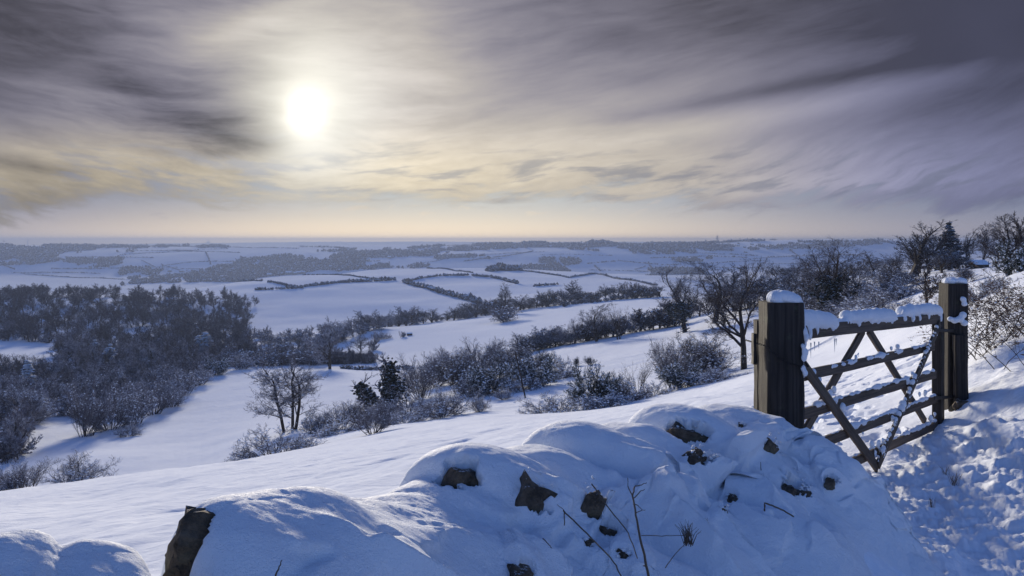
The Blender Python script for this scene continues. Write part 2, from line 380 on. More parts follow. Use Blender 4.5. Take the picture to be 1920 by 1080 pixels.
# ------------------------------------------------------------------ terrain
# per column of view (photo column): ground height given as (depth m, photo row) or (depth, 'z', height)
Z = 'z'
COLS = {
 -900: [(1, Z, -1.5), (3, Z, -2.1), (10, Z, -4.2), (25, Z, -9), (45, Z, -16), (120, Z, -34), (300, Z, -46), (600, Z, -46), (1500, Z, -95), (2200, Z, -100), (2500, Z, -62), (3000, Z, -22), (3600, Z, -40), (8600, Z, -64), (9600, Z, -80)],
 -300: [(1, Z, -1.5), (2.6, Z, -1.9), (8, Z, -3.5), (15, Z, -5.6), (25, Z, -8.8), (35, Z, -12), (55, Z, -20), (90, Z, -30), (150, Z, -37), (300, Z, -47), (400, Z, -50), (600, Z, -44), (800, Z, -52), (1500, Z, -95), (2200, Z, -100), (2500, Z, -62), (2850, Z, -30), (3300, Z, -22), (5800, Z, -60), (8600, 461), (9600, Z, -100)],
 0: [(1, Z, -1.5), (2.6, Z, -1.8), (8, Z, -3.4), (15, Z, -5.35), (25, Z, -8.3), (35, 920), (55, Z, -19), (90, Z, -30), (150, Z, -36), (240, Z, -44), (300, Z, -47), (400, Z, -50), (500, Z, -47), (600, Z, -43), (800, Z, -52), (1500, Z, -95), (2200, 520), (2500, 490), (2750, 472), (3000, 462), (3300, 460), (5800, Z, -60), (7000, Z, -75), (8600, 460), (9600, Z, -100)],
 200: [(1, Z, -1.5), (2.8, Z, -1.8), (8, Z, -3.2), (15, Z, -5.1), (25, Z, -8.0), (38, 893), (60, Z, -20), (85, Z, -28), (115, 860), (150, 812), (190, 772), (240, Z, -44), (300, Z, -48), (400, Z, -52), (500, Z, -49), (600, Z, -45), (700, Z, -47), (1000, Z, -75), (1500, Z, -98), (2200, 519), (2500, 489), (2750, 473), (3000, 464), (3300, 461), (5800, Z, -60), (7000, Z, -75), (8600, 457), (9600, Z, -90)],
 400: [(1, Z, -1.5), (2.8, Z, -1.75), (8, Z, -3.0), (15, Z, -4.85), (25, Z, -7.4), (42, 866), (62, Z, -19), (85, Z, -26), (120, 845), (160, 782), (200, 738), (250, 700), (290, Z, -45), (350, Z, -52), (430, Z, -55), (520, Z, -57), (620, Z, -54), (700, 556), (800, 541), (900, 534), (1000, Z, -60), (1500, Z, -100), (2200, 517), (2500, 486), (2760, 470), (3050, 462), (5800, Z, -60), (7000, Z, -70), (8600, 455), (9600, Z, -90)],
 500: [(1, Z, -1.5), (2.8, Z, -1.75), (8, Z, -2.95), (15, Z, -4.7), (25, Z, -7.2), (45, 854), (65, Z, -17.5), (100, 812), (140, 790), (200, 732), (260, 690), (300, Z, -46), (350, Z, -52), (420, Z, -55), (500, 625), (600, 590), (750, 545), (900, 523), (1000, 517), (1150, Z, -60), (1500, Z, -98), (2200, 516), (2560, 484), (2760, 470), (3050, 462), (5800, Z, -60), (7000, Z, -70), (8600, 453.5), (9600, Z, -90)],
 700: [(1, Z, -1.5), (3, Z, -1.75), (8, Z, -2.8), (15, Z, -4.4), (25, Z, -6.7), (50, 820), (70, Z, -16.5), (100, 790), (150, 757), (190, 716), (230, 696), (262, 690), (300, 672), (350, 648), (400, 628), (440, 617), (480, Z, -54), (540, Z, -57), (600, 594), (750, 553), (900, 526), (1100, 512), (1250, 503), (1500, Z, -80), (2000, Z, -105), (2300, 497), (2640, 476), (3050, 464), (3350, 461), (5800, Z, -50), (7000, Z, -70), (8600, 452), (9600, Z, -90)],
 900: [(1, Z, -1.5), (3.5, Z, -1.7), (8, Z, -2.6), (15, Z, -4.05), (25, Z, -6.2), (55, 786), (90, 772), (120, 738), (170, 704), (220, 684), (300, 652), (350, 630), (420, 608), (500, 591), (560, Z, -52), (700, 560), (850, 532), (1000, 512), (1200, 500), (1450, Z, -75), (2000, Z, -95), (2300, 495), (2640, 474), (3000, 461), (3300, 459), (5800, Z, -50), (7000, Z, -60), (8600, 453), (9600, Z, -90)],
 1100: [(1, Z, -1.75), (2.6, Z, -1.88), (4.2, Z, -1.78), (8, Z, -2.4), (15, Z, -3.6), (25, Z, -5.6), (45, 777), (65, 770), (90, 752), (130, 702), (170, 668), (210, 642), (260, 622), (330, 607), (420, 582), (500, 566), (600, 556), (750, 545), (900, 527), (1150, 511), (1400, Z, -78), (2000, Z, -95), (2400, 503), (2500, 484), (2760, 465), (3050, 458), (3600, Z, -30), (7000, Z, -50), (8600, 453), (9600, Z, -90)],
 1300: [(1, Z, -1.65), (3, Z, -1.64), (4.8, Z, -1.66), (8, Z, -2.2), (15, Z, -3.2), (25, Z, -5.0), (45, 743), (70, 728), (100, 697), (130, 662), (170, 628), (220, 608), (300, 588), (420, 562), (600, 545), (900, 529), (1100, 521), (1400, Z, -80), (2200, 512), (2500, 485), (2760, 464), (3050, 457), (3600, Z, -30), (7000, Z, -50), (8600, 452), (9600, Z, -90)],
 1450: [(1, Z, -1.75), (3, Z, -1.70), (4, Z, -1.71), (5.3, Z, -1.77), (8, Z, -2.1), (12, Z, -2.6), (20, Z, -3.8), (50, 690), (80, 686), (110, 650), (150, 600), (200, 556), (250, 530), (290, 524), (400, Z, -25), (700, Z, -60), (1200, Z, -85), (2200, 508), (2500, 482), (2760, 460), (3050, 450), (4500, Z, -20), (8600, 453), (9600, Z, -90)],
 1600: [(1, Z, -1.8), (3, Z, -1.73), (4, Z, -1.75), (5, Z, -1.77), (6, Z, -1.80), (8, Z, -1.95), (12, Z, -2.3), (20, Z, -3.3), (50, 636), (80, 606), (110, 590), (150, 566), (200, 542), (260, 530), (320, Z, -17), (700, Z, -60), (1200, Z, -85), (2300, 505), (2500, 478), (2760, 456), (3050, 446.5), (4500, Z, -10), (8600, 453), (9600, Z, -90)],
 1700: [(1, Z, -1.9), (3, Z, -1.83), (4, Z, -1.84), (5, Z, -1.83), (7.2, Z, -1.79), (9, Z, -1.95), (12, Z, -2.05), (20, Z, -2.6), (40, 592), (70, 562), (100, 545), (150, 520), (200, 507), (260, 503), (400, Z, -25), (800, Z, -60), (1500, Z, -80), (2300, 490), (2640, 462), (3050, 448), (4500, Z, -10), (8600, 453), (9600, Z, -90)],
 1800: [(1, Z, -2.0), (3, Z, -1.95), (4, Z, -1.93), (5, Z, -1.87), (7, Z, -1.73), (8, Z, -1.60), (9, Z, -1.45), (12, Z, -1.6), (20, Z, -2.1), (40, 565), (70, 540), (110, 515), (160, 500), (220, 494), (400, Z, -20), (800, Z, -50), (1500, Z, -70), (2300, 485), (2640, 460), (3050, 447), (4500, Z, -10), (8600, 453), (9600, Z, -90)],
 1900: [(1, Z, -2.0), (3, Z, -2.02), (4, Z, -1.96), (5, Z, -1.83), (6.2, Z, -1.60), (7.2, Z, -1.36), (8.2, Z, -1.18), (10, Z, -1.10), (14, Z, -1.15), (30, 520), (60, 507), (120, 500), (180, 494), (250, 488), (500, Z, -20), (1500, Z, -60), (2300, 480), (3050, 447), (4500, Z, -10), (8600, 453), (9600, Z, -90)],
 2300: [(1, Z, -2.0), (3, Z, -1.9), (5, Z, -1.5), (6.5, Z, -1.05), (9, Z, -0.85), (14, Z, -0.75), (30, Z, -0.6), (60, Z, -0.5), (120, Z, -2), (250, Z, -5), (500, Z, -15), (1500, Z, -50), (3050, Z, 10), (8600, Z, -5), (9600, Z, -90)],
 3200: [(1, Z, -1.5), (3, Z, -1.4), (5, Z, -1.1), (9, Z, -0.5), (14, Z, 0.1), (30, Z, 1), (60, Z, 2), (120, Z, 2), (250, Z, 0), (500, Z, -5), (1500, Z, -40), (3050, Z, 10), (8600, Z, -5), (9600, Z, -90)],
}
LR = np.linspace(0, math.log(16000), 420)
cu = sorted(COLS)
TAB = []
def blur1(v, k):
    ker = np.exp(-0.5 * (np.arange(-3 * k, 3 * k + 1) / k) ** 2); ker /= ker.sum()
    return np.convolve(np.pad(v, 3 * k, mode='edge'), ker, 'valid')
for u in cu:
    ks = COLS[u]
    d = np.array([k[0] for k in ks], float)
    z = np.array([k[2] if len(k) == 3 else -(k[1] - HZ) / F * k[0] for k in ks], float)
    # shape-preserving cubic in log depth
    x = np.log(d); h = np.diff(x); dl = np.diff(z) / h
    m = np.zeros(len(x)); m[0] = dl[0]; m[-1] = dl[-1]
    for i in range(1, len(x) - 1):
        if dl[i - 1] * dl[i] > 0:
            w1 = 2 * h[i] + h[i - 1]; w2 = h[i] + 2 * h[i - 1]
            m[i] = (w1 + w2) / (w1 / dl[i - 1] + w2 / dl[i])
    i = np.clip(np.searchsorted(x, LR, side='right') - 1, 0, len(x) - 2)
    t = (LR - x[i]) / h[i]
    zz = (2*t**3-3*t**2+1)*z[i] + (t**3-2*t**2+t)*h[i]*m[i] + (-2*t**3+3*t**2)*z[i+1] + (t**3-t**2)*h[i]*m[i+1]
    TAB.append(blur1(zz, 1))
TAB = np.array(TAB)
# resample columns evenly and blur a little across
UU = np.arange(-900, 3201, 25)
cua = np.array(cu, float)
# catmull/linear blend across columns
TU = np.empty((len(UU), len(LR)))
for j in range(len(LR)):
    TU[:, j] = np.interp(UU, cua, TAB[:, j])
TU = np.apply_along_axis(lambda c: blur1(c, 2), 0, TU)

_rb = random.Random(12)
BOOTS = []
for (x0_, y0_, x1_, y1_, n_) in ((4.6, 4.3, 2.9, 8.6, 9), (3.9, 4.6, 4.4, 7.2, 6), (2.6, 7.2, 1.6, 14.0, 12), (3.6, 7.4, 4.6, 15.0, 11), (5.2, 5.3, 4.3, 6.6, 3)):
    ba_ = math.atan2(y1_ - y0_, x1_ - x0_)
    for k_ in range(n_):
        f_ = (k_ + 0.5) / n_; sd_ = 0.13 * (1 if k_ % 2 else -1)
        BOOTS.append((x0_ + (x1_ - x0_) * f_ - math.sin(ba_) * sd_ + _rb.uniform(-.05, .05), y0_ + (y1_ - y0_) * f_ + math.cos(ba_) * sd_, ba_ + _rb.uniform(-.2, .2)))
TRACKS = [(-6.7, 11.6, -1.0, 25.0, 0.17, 0.13), (-9.6, 19.0, 2.0, 34.0, 0.22, 0.08), (0.8, 13.0, 6.0, 24.0, 0.17, 0.08)]
def front_h(u, dep):
    """height of the ground on view column u at depth dep (arrays)"""
    fu = np.clip((u - UU[0]) / 25.0, 0, len(UU) - 1.001); iu = fu.astype(int); fu = fu - iu
    fl = np.clip(np.log(np.maximum(dep, 1.0)) / LR[-1] * (len(LR) - 1), 0, len(LR) - 1.001); il = fl.astype(int); fl = fl - il
    return (TU[iu, il] * (1 - fu) * (1 - fl) + TU[iu + 1, il] * fu * (1 - fl) + TU[iu, il + 1] * (1 - fu) * fl + TU[iu + 1, il + 1] * fu * fl)
# wall centre line (view column, depth)
WL = [(-900, 1.75), (-300, 1.85), (-100, 1.93), (150, 2.05), (400, 2.25), (600, 2.55), (750, 2.88), (900, 3.3), (1100, 4.0), (1300, 4.7), (1425, 5.12)]
wl = np.array([((u - 960) / F * d, d) for u, d in WL])
wt = np.concatenate([[0], np.cumsum(np.hypot(*np.diff(wl, axis=0).T))])
wsS = np.linspace(0, wt[-1], 600)
wx = blur1(np.interp(wsS, wt, wl[:, 0]), 14); wy = blur1(np.interp(wsS, wt, wl[:, 1]), 14)
tx = np.gradient(wx); ty = np.gradient(wy); tn = np.hypot(tx, ty); tx /= tn; ty /= tn
wu = wx / wy * F + 960                                    # view column of each station
def s_at(u): return float(np.interp(u, wu, wsS))
GD = np.array([0.677, 0.736]); GN = np.array([0.736, -0.677])     # along the gate; towards the camera
G0 = np.array([1.935, 5.30])

def ground_h(x, y):
    x = np.asarray(x, float); y = np.asarray(y, float)
    r = np.hypot(x, y)
    ys = np.maximum(y, 0.18 * r + 1e-6)
    u = 960 + F * x / ys
    h = front_h(u, np.maximum(ys, 1.0) if np.ndim(ys) else max(ys, 1.0))
    hb = -1.5 + 0.03 * np.minimum(r, 60) + np.where(x < 0, -0.2 * np.minimum(r, 60), 0.0)
    f = smooth(y / np.maximum(r, 1e-6), 0.05, 0.35)
    h = h * f + hb * (1 - f)
    # undulation by distance
    a1 = 0.035 * smooth(r, 2, 8)
    h = h + fbm(x * 0.45, y * 0.45, 5, 3) * a1 * 1.6
    h = h + fbm(x / 14, y / 14, 9, 3) * 0.30 * smooth(r, 15, 60) * (1 - 0.5 * smooth(r, 60, 300))
    h = h + fbm(x / 110, y / 110, 19, 3) * 2.6 * smooth(r, 150, 600)
    h = h + fbm(x / 500, y / 500, 29, 4) * 9.0 * smooth(r, 1500, 2600) * (1 - 0.6 * smooth(r, 2700, 3300))
    # path side of the wall and gate
    side = (x - G0[0]) * GN[0] + (y - G0[1]) * GN[1]       # >0 on the camera's side
    pm = smooth(side, -0.4, 0.3) * (1 - smooth(r, 11, 14)) * smooth(y, 0.2, 1.2)
    # trodden snow beside the gate: lumps and boot holes
    uu = u
    tread = pm * smooth(uu + (y - 4) * 75, 1640, 1800) * (1 - smooth(y - (7.4 - (uu - 1700) * 0.006), 0.0, 0.9))
    l1 = vnoise(x * 7.5, y * 6.5, 41); l2 = vnoise(x * 17, y * 15, 42); l3 = vnoise(x * 34, y * 32, 43)
    l0 = vnoise(x * 3.2, y * 3.0, 44)
    lump = np.abs(l1) * 0.8 + np.abs(l2) * 0.42 + np.abs(l3) * 0.20 + l0 * 0.35
    h = h + tread * (lump - 0.45) * 0.058
    # soft drifts between the wall foot and the track
    drift = pm * (1 - tread)
    q = x * 0.9 + y * 0.45 + 0.25 * vnoise(x * 1.3, y * 1.3, 51)
    h = h + drift * (np.sin(q * 4.2) * 0.045 + fbm(x * 2.1, y * 2.1, 52, 4) * 0.085)
    # gateway beyond the gate: boot prints leading through
    fp = (1 - smooth(side, -0.7, -0.2)) * smooth(u, 1440, 1520) * (1 - smooth(u, 1790, 1850)) * (1 - smooth(y, 16, 24))
    h = h - fp * smooth(vnoise(x * 3.4, y * 2.6, 61) + 0.5 * vnoise(x * 8, y * 7, 62), 0.25, 0.75) * 0.075
    # boot prints coming through the gateway and along the track
    if np.ndim(x) and np.size(x) > 50:
        for (bx_, by_, ba) in BOOTS:
            q0 = (x - bx_) * math.cos(ba) + (y - by_) * math.sin(ba); q1 = -(x - bx_) * math.sin(ba) + (y - by_) * math.cos(ba)
            near = (np.abs(q0) < 0.4) & (np.abs(q1) < 0.3)
            e = (q0 / 0.17) ** 4 + (q1 / (0.062 + 0.012 * q0 / 0.15)) ** 2
            h = np.where(near, h - 0.075 * (1 - smooth(e, 0.5, 1.2)) + 0.022 * np.exp(-((e - 1.9) / 0.8) ** 2), h)
    # drift banked against the end of the wall and the foot of the near post
    along = (x - G0[0]) * GD[0] + (y - G0[1]) * GD[1]
    h = h + 0.22 * np.exp(-((side - 0.35) / np.where(side > 0.35, 0.85, 0.45)) ** 2) * (1 - smooth(along, -0.8, 0.50)) * smooth(side, 0.0, 0.3) * smooth(along, -4.0, -2.0) * smooth(y, 0.5, 1.5) * (0.9 + 0.25 * vnoise(x * 2.2, y * 2.2, 88))
    # field behind the wall: wind ripples and an animal track
    fb = (1 - smooth(side, -1.2, -0.4)) * (1 - smooth(r, 40, 60)) * (1 - smooth(u, 1440, 1500))
    h = h + fb * (fbm(x * 0.9 + y * 0.3, y * 0.5 - x * 0.5, 71, 4) * 0.07)
    # a fox's line of prints across the near field, and a fainter one beyond
    for (xa, ya, xb, yb, w, dpt) in TRACKS:
        L = math.hypot(xb - xa, yb - ya); ex, ey = (xb - xa) / L, (yb - ya) / L
        tt = (x - xa) * ex + (y - ya) * ey; pp = (y - ya) * ex - (x - xa) * ey + 0.22 * vnoise(tt * 0.35, tt * 0 + w, 83)
        on = ((tt > 0) & (tt < L)) * np.exp(-(pp / w) ** 2)
        h = h - on * dpt * smooth(vnoise(tt * 0.9, tt * 0 + 7 * w, 81), -0.05, 0.3)
    return h
def rc(u, dep): return ((u - 960) / F * dep, dep)
def gz(x, y): return float(ground_h(np.array([x]), np.array([y]))[0])
def at(u, row, dmin, dmax, last=False):
    """ground point on view column u whose image row is row, searched between two depths"""
    d = np.exp(np.linspace(math.log(dmin), math.log(dmax), 240))
    x = (u - 960) / F * d
    rows = HZ - ground_h(x, d) / d * F
    s = np.nonzero((rows[:-1] - row) * (rows[1:] - row) <= 0)[0]
    if len(s) == 0: i = int(np.argmin(np.abs(rows - row)))
    else: i = int(s[-1] if last else s[0])
    return float(x[i]), float(d[i]), float(ground_h(x[i:i+1], d[i:i+1])[0])

def build_ground():
    azf = np.radians(np.linspace(-41, 41, 1150))
    azl = np.radians(np.linspace(-180, -41.2, 70)); azr = np.radians(np.linspace(41.2, 180, 70))
    az = np.concatenate([azl, azf, azr])
    rr = np.concatenate([np.exp(np.linspace(math.log(0.4), math.log(2.6), 24))[:-1], np.exp(np.linspace(math.log(2.6), math.log(11), 270))[:-1], np.exp(np.linspace(math.log(11), math.log(32), 170))[:-1], np.exp(np.linspace(math.log(32), math.log(9300), 380))])
    A, R = np.meshgrid(az, rr, indexing='ij')
    x = np.sin(A) * R; y = np.cos(A) * R
    h = ground_h(x.ravel(), y.ravel())
    V = np.stack([x.ravel(), y.ravel(), h], -1)
    o = mesh_obj('ground', V, grid_faces(len(az), len(rr))[:, ::-1], M_GROUND)
    tagp(o, kind='structure')
    xf, yf = x.ravel(), y.ravel(); r = np.hypot(xf, yf); u = 960 + F * xf / np.maximum(yf, 0.1)
    # rough grass that shows through: the scrubby bank beyond the first brow and the pasture strips
    t = smooth(r, 50, 75) * (1 - smooth(r, 140, 200)) * smooth(u, 480, 700)
    t = np.maximum(t, 0.30 * smooth(r, 120, 200) * (1 - smooth(r, 500, 900)))
    t = np.maximum(t, 0.45 * smooth(u, 1440, 1500) * smooth(r, 22, 50) * (1 - smooth(r, 300, 500)))
    t = np.where(yf < 0, 0, t).astype(np.float32)
    atb = o.data.attributes.new('rough_grass', 'FLOAT', 'POINT'); atb.data.foreach_set('value', t)
build_ground()
# ------------------------------------------------------------------ stones
def rock_mesh(name, seed, size, mat, parent=None, loc=(0, 0, 0), rot=(0, 0, 0), tilt=0.0):
    rnd = random.Random(seed)
    bm = bmesh.new()
    pts = []
    for i in range(26):
        v = Vector((rnd.uniform(-1, 1), rnd.uniform(-1, 1), rnd.uniform(-1, 1)))
        v = Vector([math.copysign(abs(c) ** 0.55, c) for c in v])
        pts.append(bm.verts.new(v * (0.85 + 0.15 * rnd.random())))
    bmesh.ops.convex_hull(bm, input=pts)
    for v in [v for v in bm.verts if not v.link_faces]: bm.verts.remove(v)
    bmesh.ops.triangulate(bm, faces=bm.faces)
    bmesh.ops.subdivide_edges(bm, edges=bm.edges, cuts=3, use_grid_fill=True)
    co = np.array([v.co for v in bm.verts])
    nn = -0.10 + 0.0 * co[:, 0] + fbm(co[:, 0] * 2.1 + seed, co[:, 1] * 2.1 + co[:, 2] * 1.7, seed, 4) * 0.22 + fbm(co[:, 2] * 5 + seed, co[:, 0] * 5 - co[:, 1] * 4, seed + 5, 3) * 0.08
    for v, q in zip(bm.verts, nn): v.co = v.co * (1 + q)
    for v in bm.verts: v.co = Vector((v.co.x * size[0] / 2, v.co.y * size[1] / 2, v.co.z * size[2] / 2))
    me = bpy.data.meshes.new(name); bm.to_mesh(me); bm.free()
    me.materials.append(mat)
    o = bpy.data.objects.new(name, me); COL.objects.link(o)
    o.location = loc; o.rotation_euler = rot
    if parent is not None: o.parent = parent
    return o

def lumps(centres, radii, seed, flat=0.6):
    """small irregular clumps (six-cornered) at the given centres"""
    R = np.random.RandomState(seed); n = len(centres)
    base = np.array([[1, 0, 0], [-1, 0, 0], [0, 1, 0], [0, -1, 0], [0, 0, 1], [0, 0, -1]], float)
    base = np.tile(base, (n, 1, 1)) * (0.6 + 0.8 * R.rand(n, 6, 1)); base += (R.rand(n, 6, 3) - 0.5) * 0.35
    base[..., 2] *= flat
    an = R.rand(n) * 6.28; c, s = np.cos(an)[:, None], np.sin(an)[:, None]
    x = base[..., 0] * c - base[..., 1] * s; y = base[..., 0] * s + base[..., 1] * c
    V = np.stack([x, y, base[..., 2]], -1) * np.asarray(radii)[:, None, None] + np.asarray(centres)[:, None, :]
    f = np.array([[0, 2, 4], [2, 1, 4], [1, 3, 4], [3, 0, 4], [2, 0, 5], [1, 2, 5], [3, 1, 5], [0, 3, 5]])
    Fc = (np.arange(n)[:, None, None] * 6 + f[None]).reshape(-1, 3)
    return V.reshape(-1, 3), Fc

# ------------------------------------------------------------------ dry stone wall under deep snow
def crest_z(u):
    """crest height by view column, from the line of the wall against the field"""
    pts = [(-700, 1010), (-300, 1010), (-120, 1004), (0, 1005), (70, 1014), (150, 1034), (230, 1034), (285, 1075), (345, 1105), (372, 1000), (390, 950), (430, 928), (520, 922),
           (610, 916), (690, 930), (760, 934), (820, 925), (860, 890), (885, 862), (920, 858), (1000, 856), (1060, 828), (1110, 804), (1158, 826), (1180, 808), (1205, 806), (1240, 832), (1262, 800), (1292, 780), (1325, 792), (1344, 810), (1362, 786), (1385, 772), (1408, 784), (1425, 815)]
    row = np.interp(u, [p[0] for p in pts], [p[1] for p in pts])
    d = np.interp(u, [w[0] for w in WL], [w[1] for w in WL])
    return -(row - HZ) / F * d
PIL = [  # pillows of snow over the cope stones: column, half width in columns, swell, sideways lean of the fold per metre
 (-420, 130, 0.04, 0.1), (-180, 110, 0.05, 0.1), (10, 95, 0.05, 0.0), (195, 78, 0.055, 0.1), (478, 118, 0.07, 0.0), (640, 130, 0.068, 0.05), (790, 90, 0.07, 0.12),
 (925, 50, 0.12, 0.22), (1018, 36, 0.10, 0.30), (1112, 44, 0.13, 0.35), (1203, 33, 0.11, 0.40), (1296, 36, 0.13, 0.30), (1380, 34, 0.12, 0.30), (1428, 14, 0.02, 0.25)]
def pillow(s, d):
    k = 55.0; acc = 0
    for u, hw, a, ln in PIL:
        si = s_at(u); w = (s_at(u + hw) - s_at(u - hw)) / 2 * 1.12
        q = (s - si - ln * np.maximum(d, 0) * 0.8) / w
        acc = acc + np.exp(k * a * (1 - np.abs(q) ** 4.5 * 0.8 - 0.22 * q * q).clip(-1.5, 1))
    return np.log(acc) / k
def build_wall():
    root = empty('snowy_stone_wall', (float(wx[300]), float(wy[300]), -1.7))
    tagp(root, 'tumbled dry stone wall buried under thick pillows of snow, ending at the gate post', 'wall')
    ns, nt_ = 1150, 330
    s = np.linspace(0.05, s_at(1424), ns); t = np.linspace(0, 1, nt_)
    # cross section: back foot -> crest -> front skirt
    dk = np.array([-0.50, -0.44, -0.38, -0.33, -0.26, -0.15, 0.0, 0.12, 0.24, 0.36, 0.50, 0.68, 0.92, 1.20, 1.42, 1.50])
    hk = np.array([-0.35, 0.05, 0.55, 0.82, 0.94, 0.99, 1.00, 0.955, 0.86, 0.70, 0.53, 0.38, 0.24, 0.14, 0.09, -0.60])
    tk = np.concatenate([[0], np.cumsum(np.hypot(np.diff(dk), np.diff(hk) * 0.75))]); tk /= tk[-1]
    D = blur1(np.interp(t, tk, dk), 5); H = blur1(np.interp(t, tk, hk), 5)
    S, Dg = np.meshgrid(s, D, indexing='ij'); Hg = np.broadcast_to(H, S.shape)
    cx = np.interp(S, wsS, wx); cy = np.interp(S, wsS, wy)
    nx = np.interp(S, wsS, ty); ny = -np.interp(S, wsS, tx)            # towards the camera's side
    uS = np.interp(s, wsS, wu)
    zc = blur1(crest_z(uS), 4)[:, None] - np.interp(uS, [250, 380], [0.035, 0.075])[:, None]
    # width of the bank grows away from the camera end
    wid = np.interp(uS, [-700, 400, 900, 1424], [0.75, 0.85, 0.95, 0.80])[:, None]
    wid = wid * (1 + 0.14 * vnoise(S * 1.7, S * 0 + 2.2, 350) * smooth(Dg, 0.5, 1.1))
    wid = np.where(Dg < 0, np.interp(uS, [300, 800], [0.5, 1.0])[:, None], wid)
    # skirt follows a curve that shrinks near the post so the snow tucks round it
    P0x = cx + nx * Dg * wid; P0y = cy + ny * Dg * wid
    zg = ground_h(P0x.ravel(), P0y.ravel()).reshape(P0x.shape)
    zg_base = np.where(Dg > 0, zg, -1.80)
    P0z = np.where(Hg > 0, zg_base * (1 - Hg) + zc * Hg, zg + Hg * 0.45)
    P0z = P0z - np.where(Dg > 0, 0.07 * (1 - smooth(Hg, 0.05, 0.17)), 0)
    P = np.stack([P0x, P0y, P0z], -1)
    gs = np.gradient(P, axis=0); gt = np.gradient(P, axis=1)
    N = np.cross(gt, gs); N /= np.linalg.norm(N, axis=-1, keepdims=True)
    if N[ns // 2, int(nt_ * 0.4), 2] < 0: N = -N
    low = smooth(Hg, 0.09, 0.34)
    pl = pillow(S, Dg) * (0.35 + 0.65 * smooth(Hg, 0.1, 0.8)) * low
    ql = (S - 0.25 * Dg)
    soft = fbm(ql * 2.3, Dg * 2.0, 301, 3) * 0.035 * low + fbm(ql * 6, Dg * 4.5, 305, 3) * 0.016 * low
    fold = (1 - np.abs(vnoise(ql * 3.1 + 0.8 * vnoise(ql * 1.2, Dg * 2, 307), Dg * 1.1, 306))) ** 1.6 * 0.125 * smooth(Dg, 0.05, 0.4) * low
    pock = -smooth(vnoise(S * 5.2, Dg * 6.0, 311), 0.62, 0.9) * 0.05 * smooth(Dg, 0.1, 0.3) * low
    crust = np.maximum(fbm(S * 30, Dg * 30, 331, 3), -0.1) * 0.014 * smooth(vnoise(S * 2.2, Dg * 2.5, 333), -0.2, 0.5) * smooth(Dg, 0.0, 0.2) * smooth(Hg, 0.14, 0.34)
    grain = fbm(S * 75, Dg * 75, 341, 2) * 0.0018
    slump = smooth(fbm(S * 3.4 + 4, Dg * 5.5, 343, 3), 0.05, 0.22) * 0.045 * smooth(Dg, 0.1, 0.3) * low
    drift = np.sin((S * 1.0 + Dg * 0.55) * 7.0 + 2.2 * vnoise(S * 1.1, Dg * 1.3, 361)) * 0.030 * smooth(Dg, 0.35, 0.8) * low
    disp = drift + pl + soft + fold + pock + crust + grain + slump
    Q = P + N * disp[..., None]
    # find each bare stone on the surface by where it shows, then open the snow there
    qu = 960 + F * Q[..., 0] / Q[..., 1]; qv = HZ - F * Q[..., 2] / Q[..., 1]
    found = []
    for (u, row, wpx, hpx, rot, seed, emb) in [(*q, EMB.get(q[5], 0.78)) for q in STONES]:
        e = (qu - u) ** 2 + (qv - row) ** 2
        near = e < 14 ** 2
        if not near.any(): near = e <= e.min() + 1
        dd = np.where(near, Q[..., 1] + np.sqrt(e) * 0.004, 1e9); k = np.unravel_index(np.argmin(dd), dd.shape)
        c = Q[k]; nrm = N[k]; dep = c[1]; sw, sh = wpx * dep / F * SZ, hpx * dep / F * SZ
        found.append((c, nrm, sw, sh, rot, seed, emb))
        df = Q - c
        rr_ = np.sqrt((df[..., 0] ** 2 + df[..., 1] ** 2) / (sw * 0.50) ** 2 + (df[..., 2] + sh * 0.05) ** 2 / (sh * 0.50) ** 2)
        rr_ = rr_ + 0.34 * vnoise(S * 24 + seed, Dg * 24) + 0.22 * vnoise(S * 60 + seed, Dg * 60) + 0.10 * vnoise(S * 120 + seed, Dg * 120)
        disp = disp - min(sw, sh) * 0.80 * (1 - smooth(rr_, 0.80, 1.02))
    P = P + N * disp[..., None]
    P = P - np.array(root.location)
    o = mesh_obj('snow_cover', P.reshape(-1, 3), grid_faces(ns, nt_), M_SNOW, root)
    # face orientation
    me = o.data
    if me.polygons[(ns // 2) * (nt_ - 1) + int(nt_ * 0.4)].normal.z < 0: me.flip_normals()
    # crumbs of snow lodged on and under the bare stones
    R_ = np.random.RandomState(4); cc, cr = [], []
    for (c, nrm, sw, sh, rot, seed, emb) in found:
        if seed in (11, 12, 13): continue
        for q in range(int(26 + 900 * max(sw, sh))):
            a = R_.rand() * 6.28; rad = 0.35 + 0.35 * R_.rand()
            p = c + np.array([math.cos(a) * sw * rad, 0, -abs(math.sin(a)) * sh * rad if R_.rand() < 0.8 else math.sin(a) * sh * rad]) - nrm * min(sw, sh) * (0.10 + 0.25 * R_.rand())
            cc.append(p); cr.append(0.0025 + 0.010 * R_.rand() ** 2.5)
    V, Fc = lumps(np.array(cc) - np.array(root.location), np.array(cr), 3, 0.8); mesh_obj('snow_clumps', V, Fc, M_SNOW, root)
    # exposed stones
    for (c, nrm, sw, sh, rot, seed, emb) in found:
        p = c - nrm * min(sw, sh) * emb
        rock_mesh('stone', seed, (sw * 1.5, min(sw, sh) * 1.3, sh * 1.5), M_STONE, root, Vector(p) - Vector(root.location), rot)
    return root
SZ = 1.22
EMB = {11: 0.50, 13: 0.50, 17: 0.62}
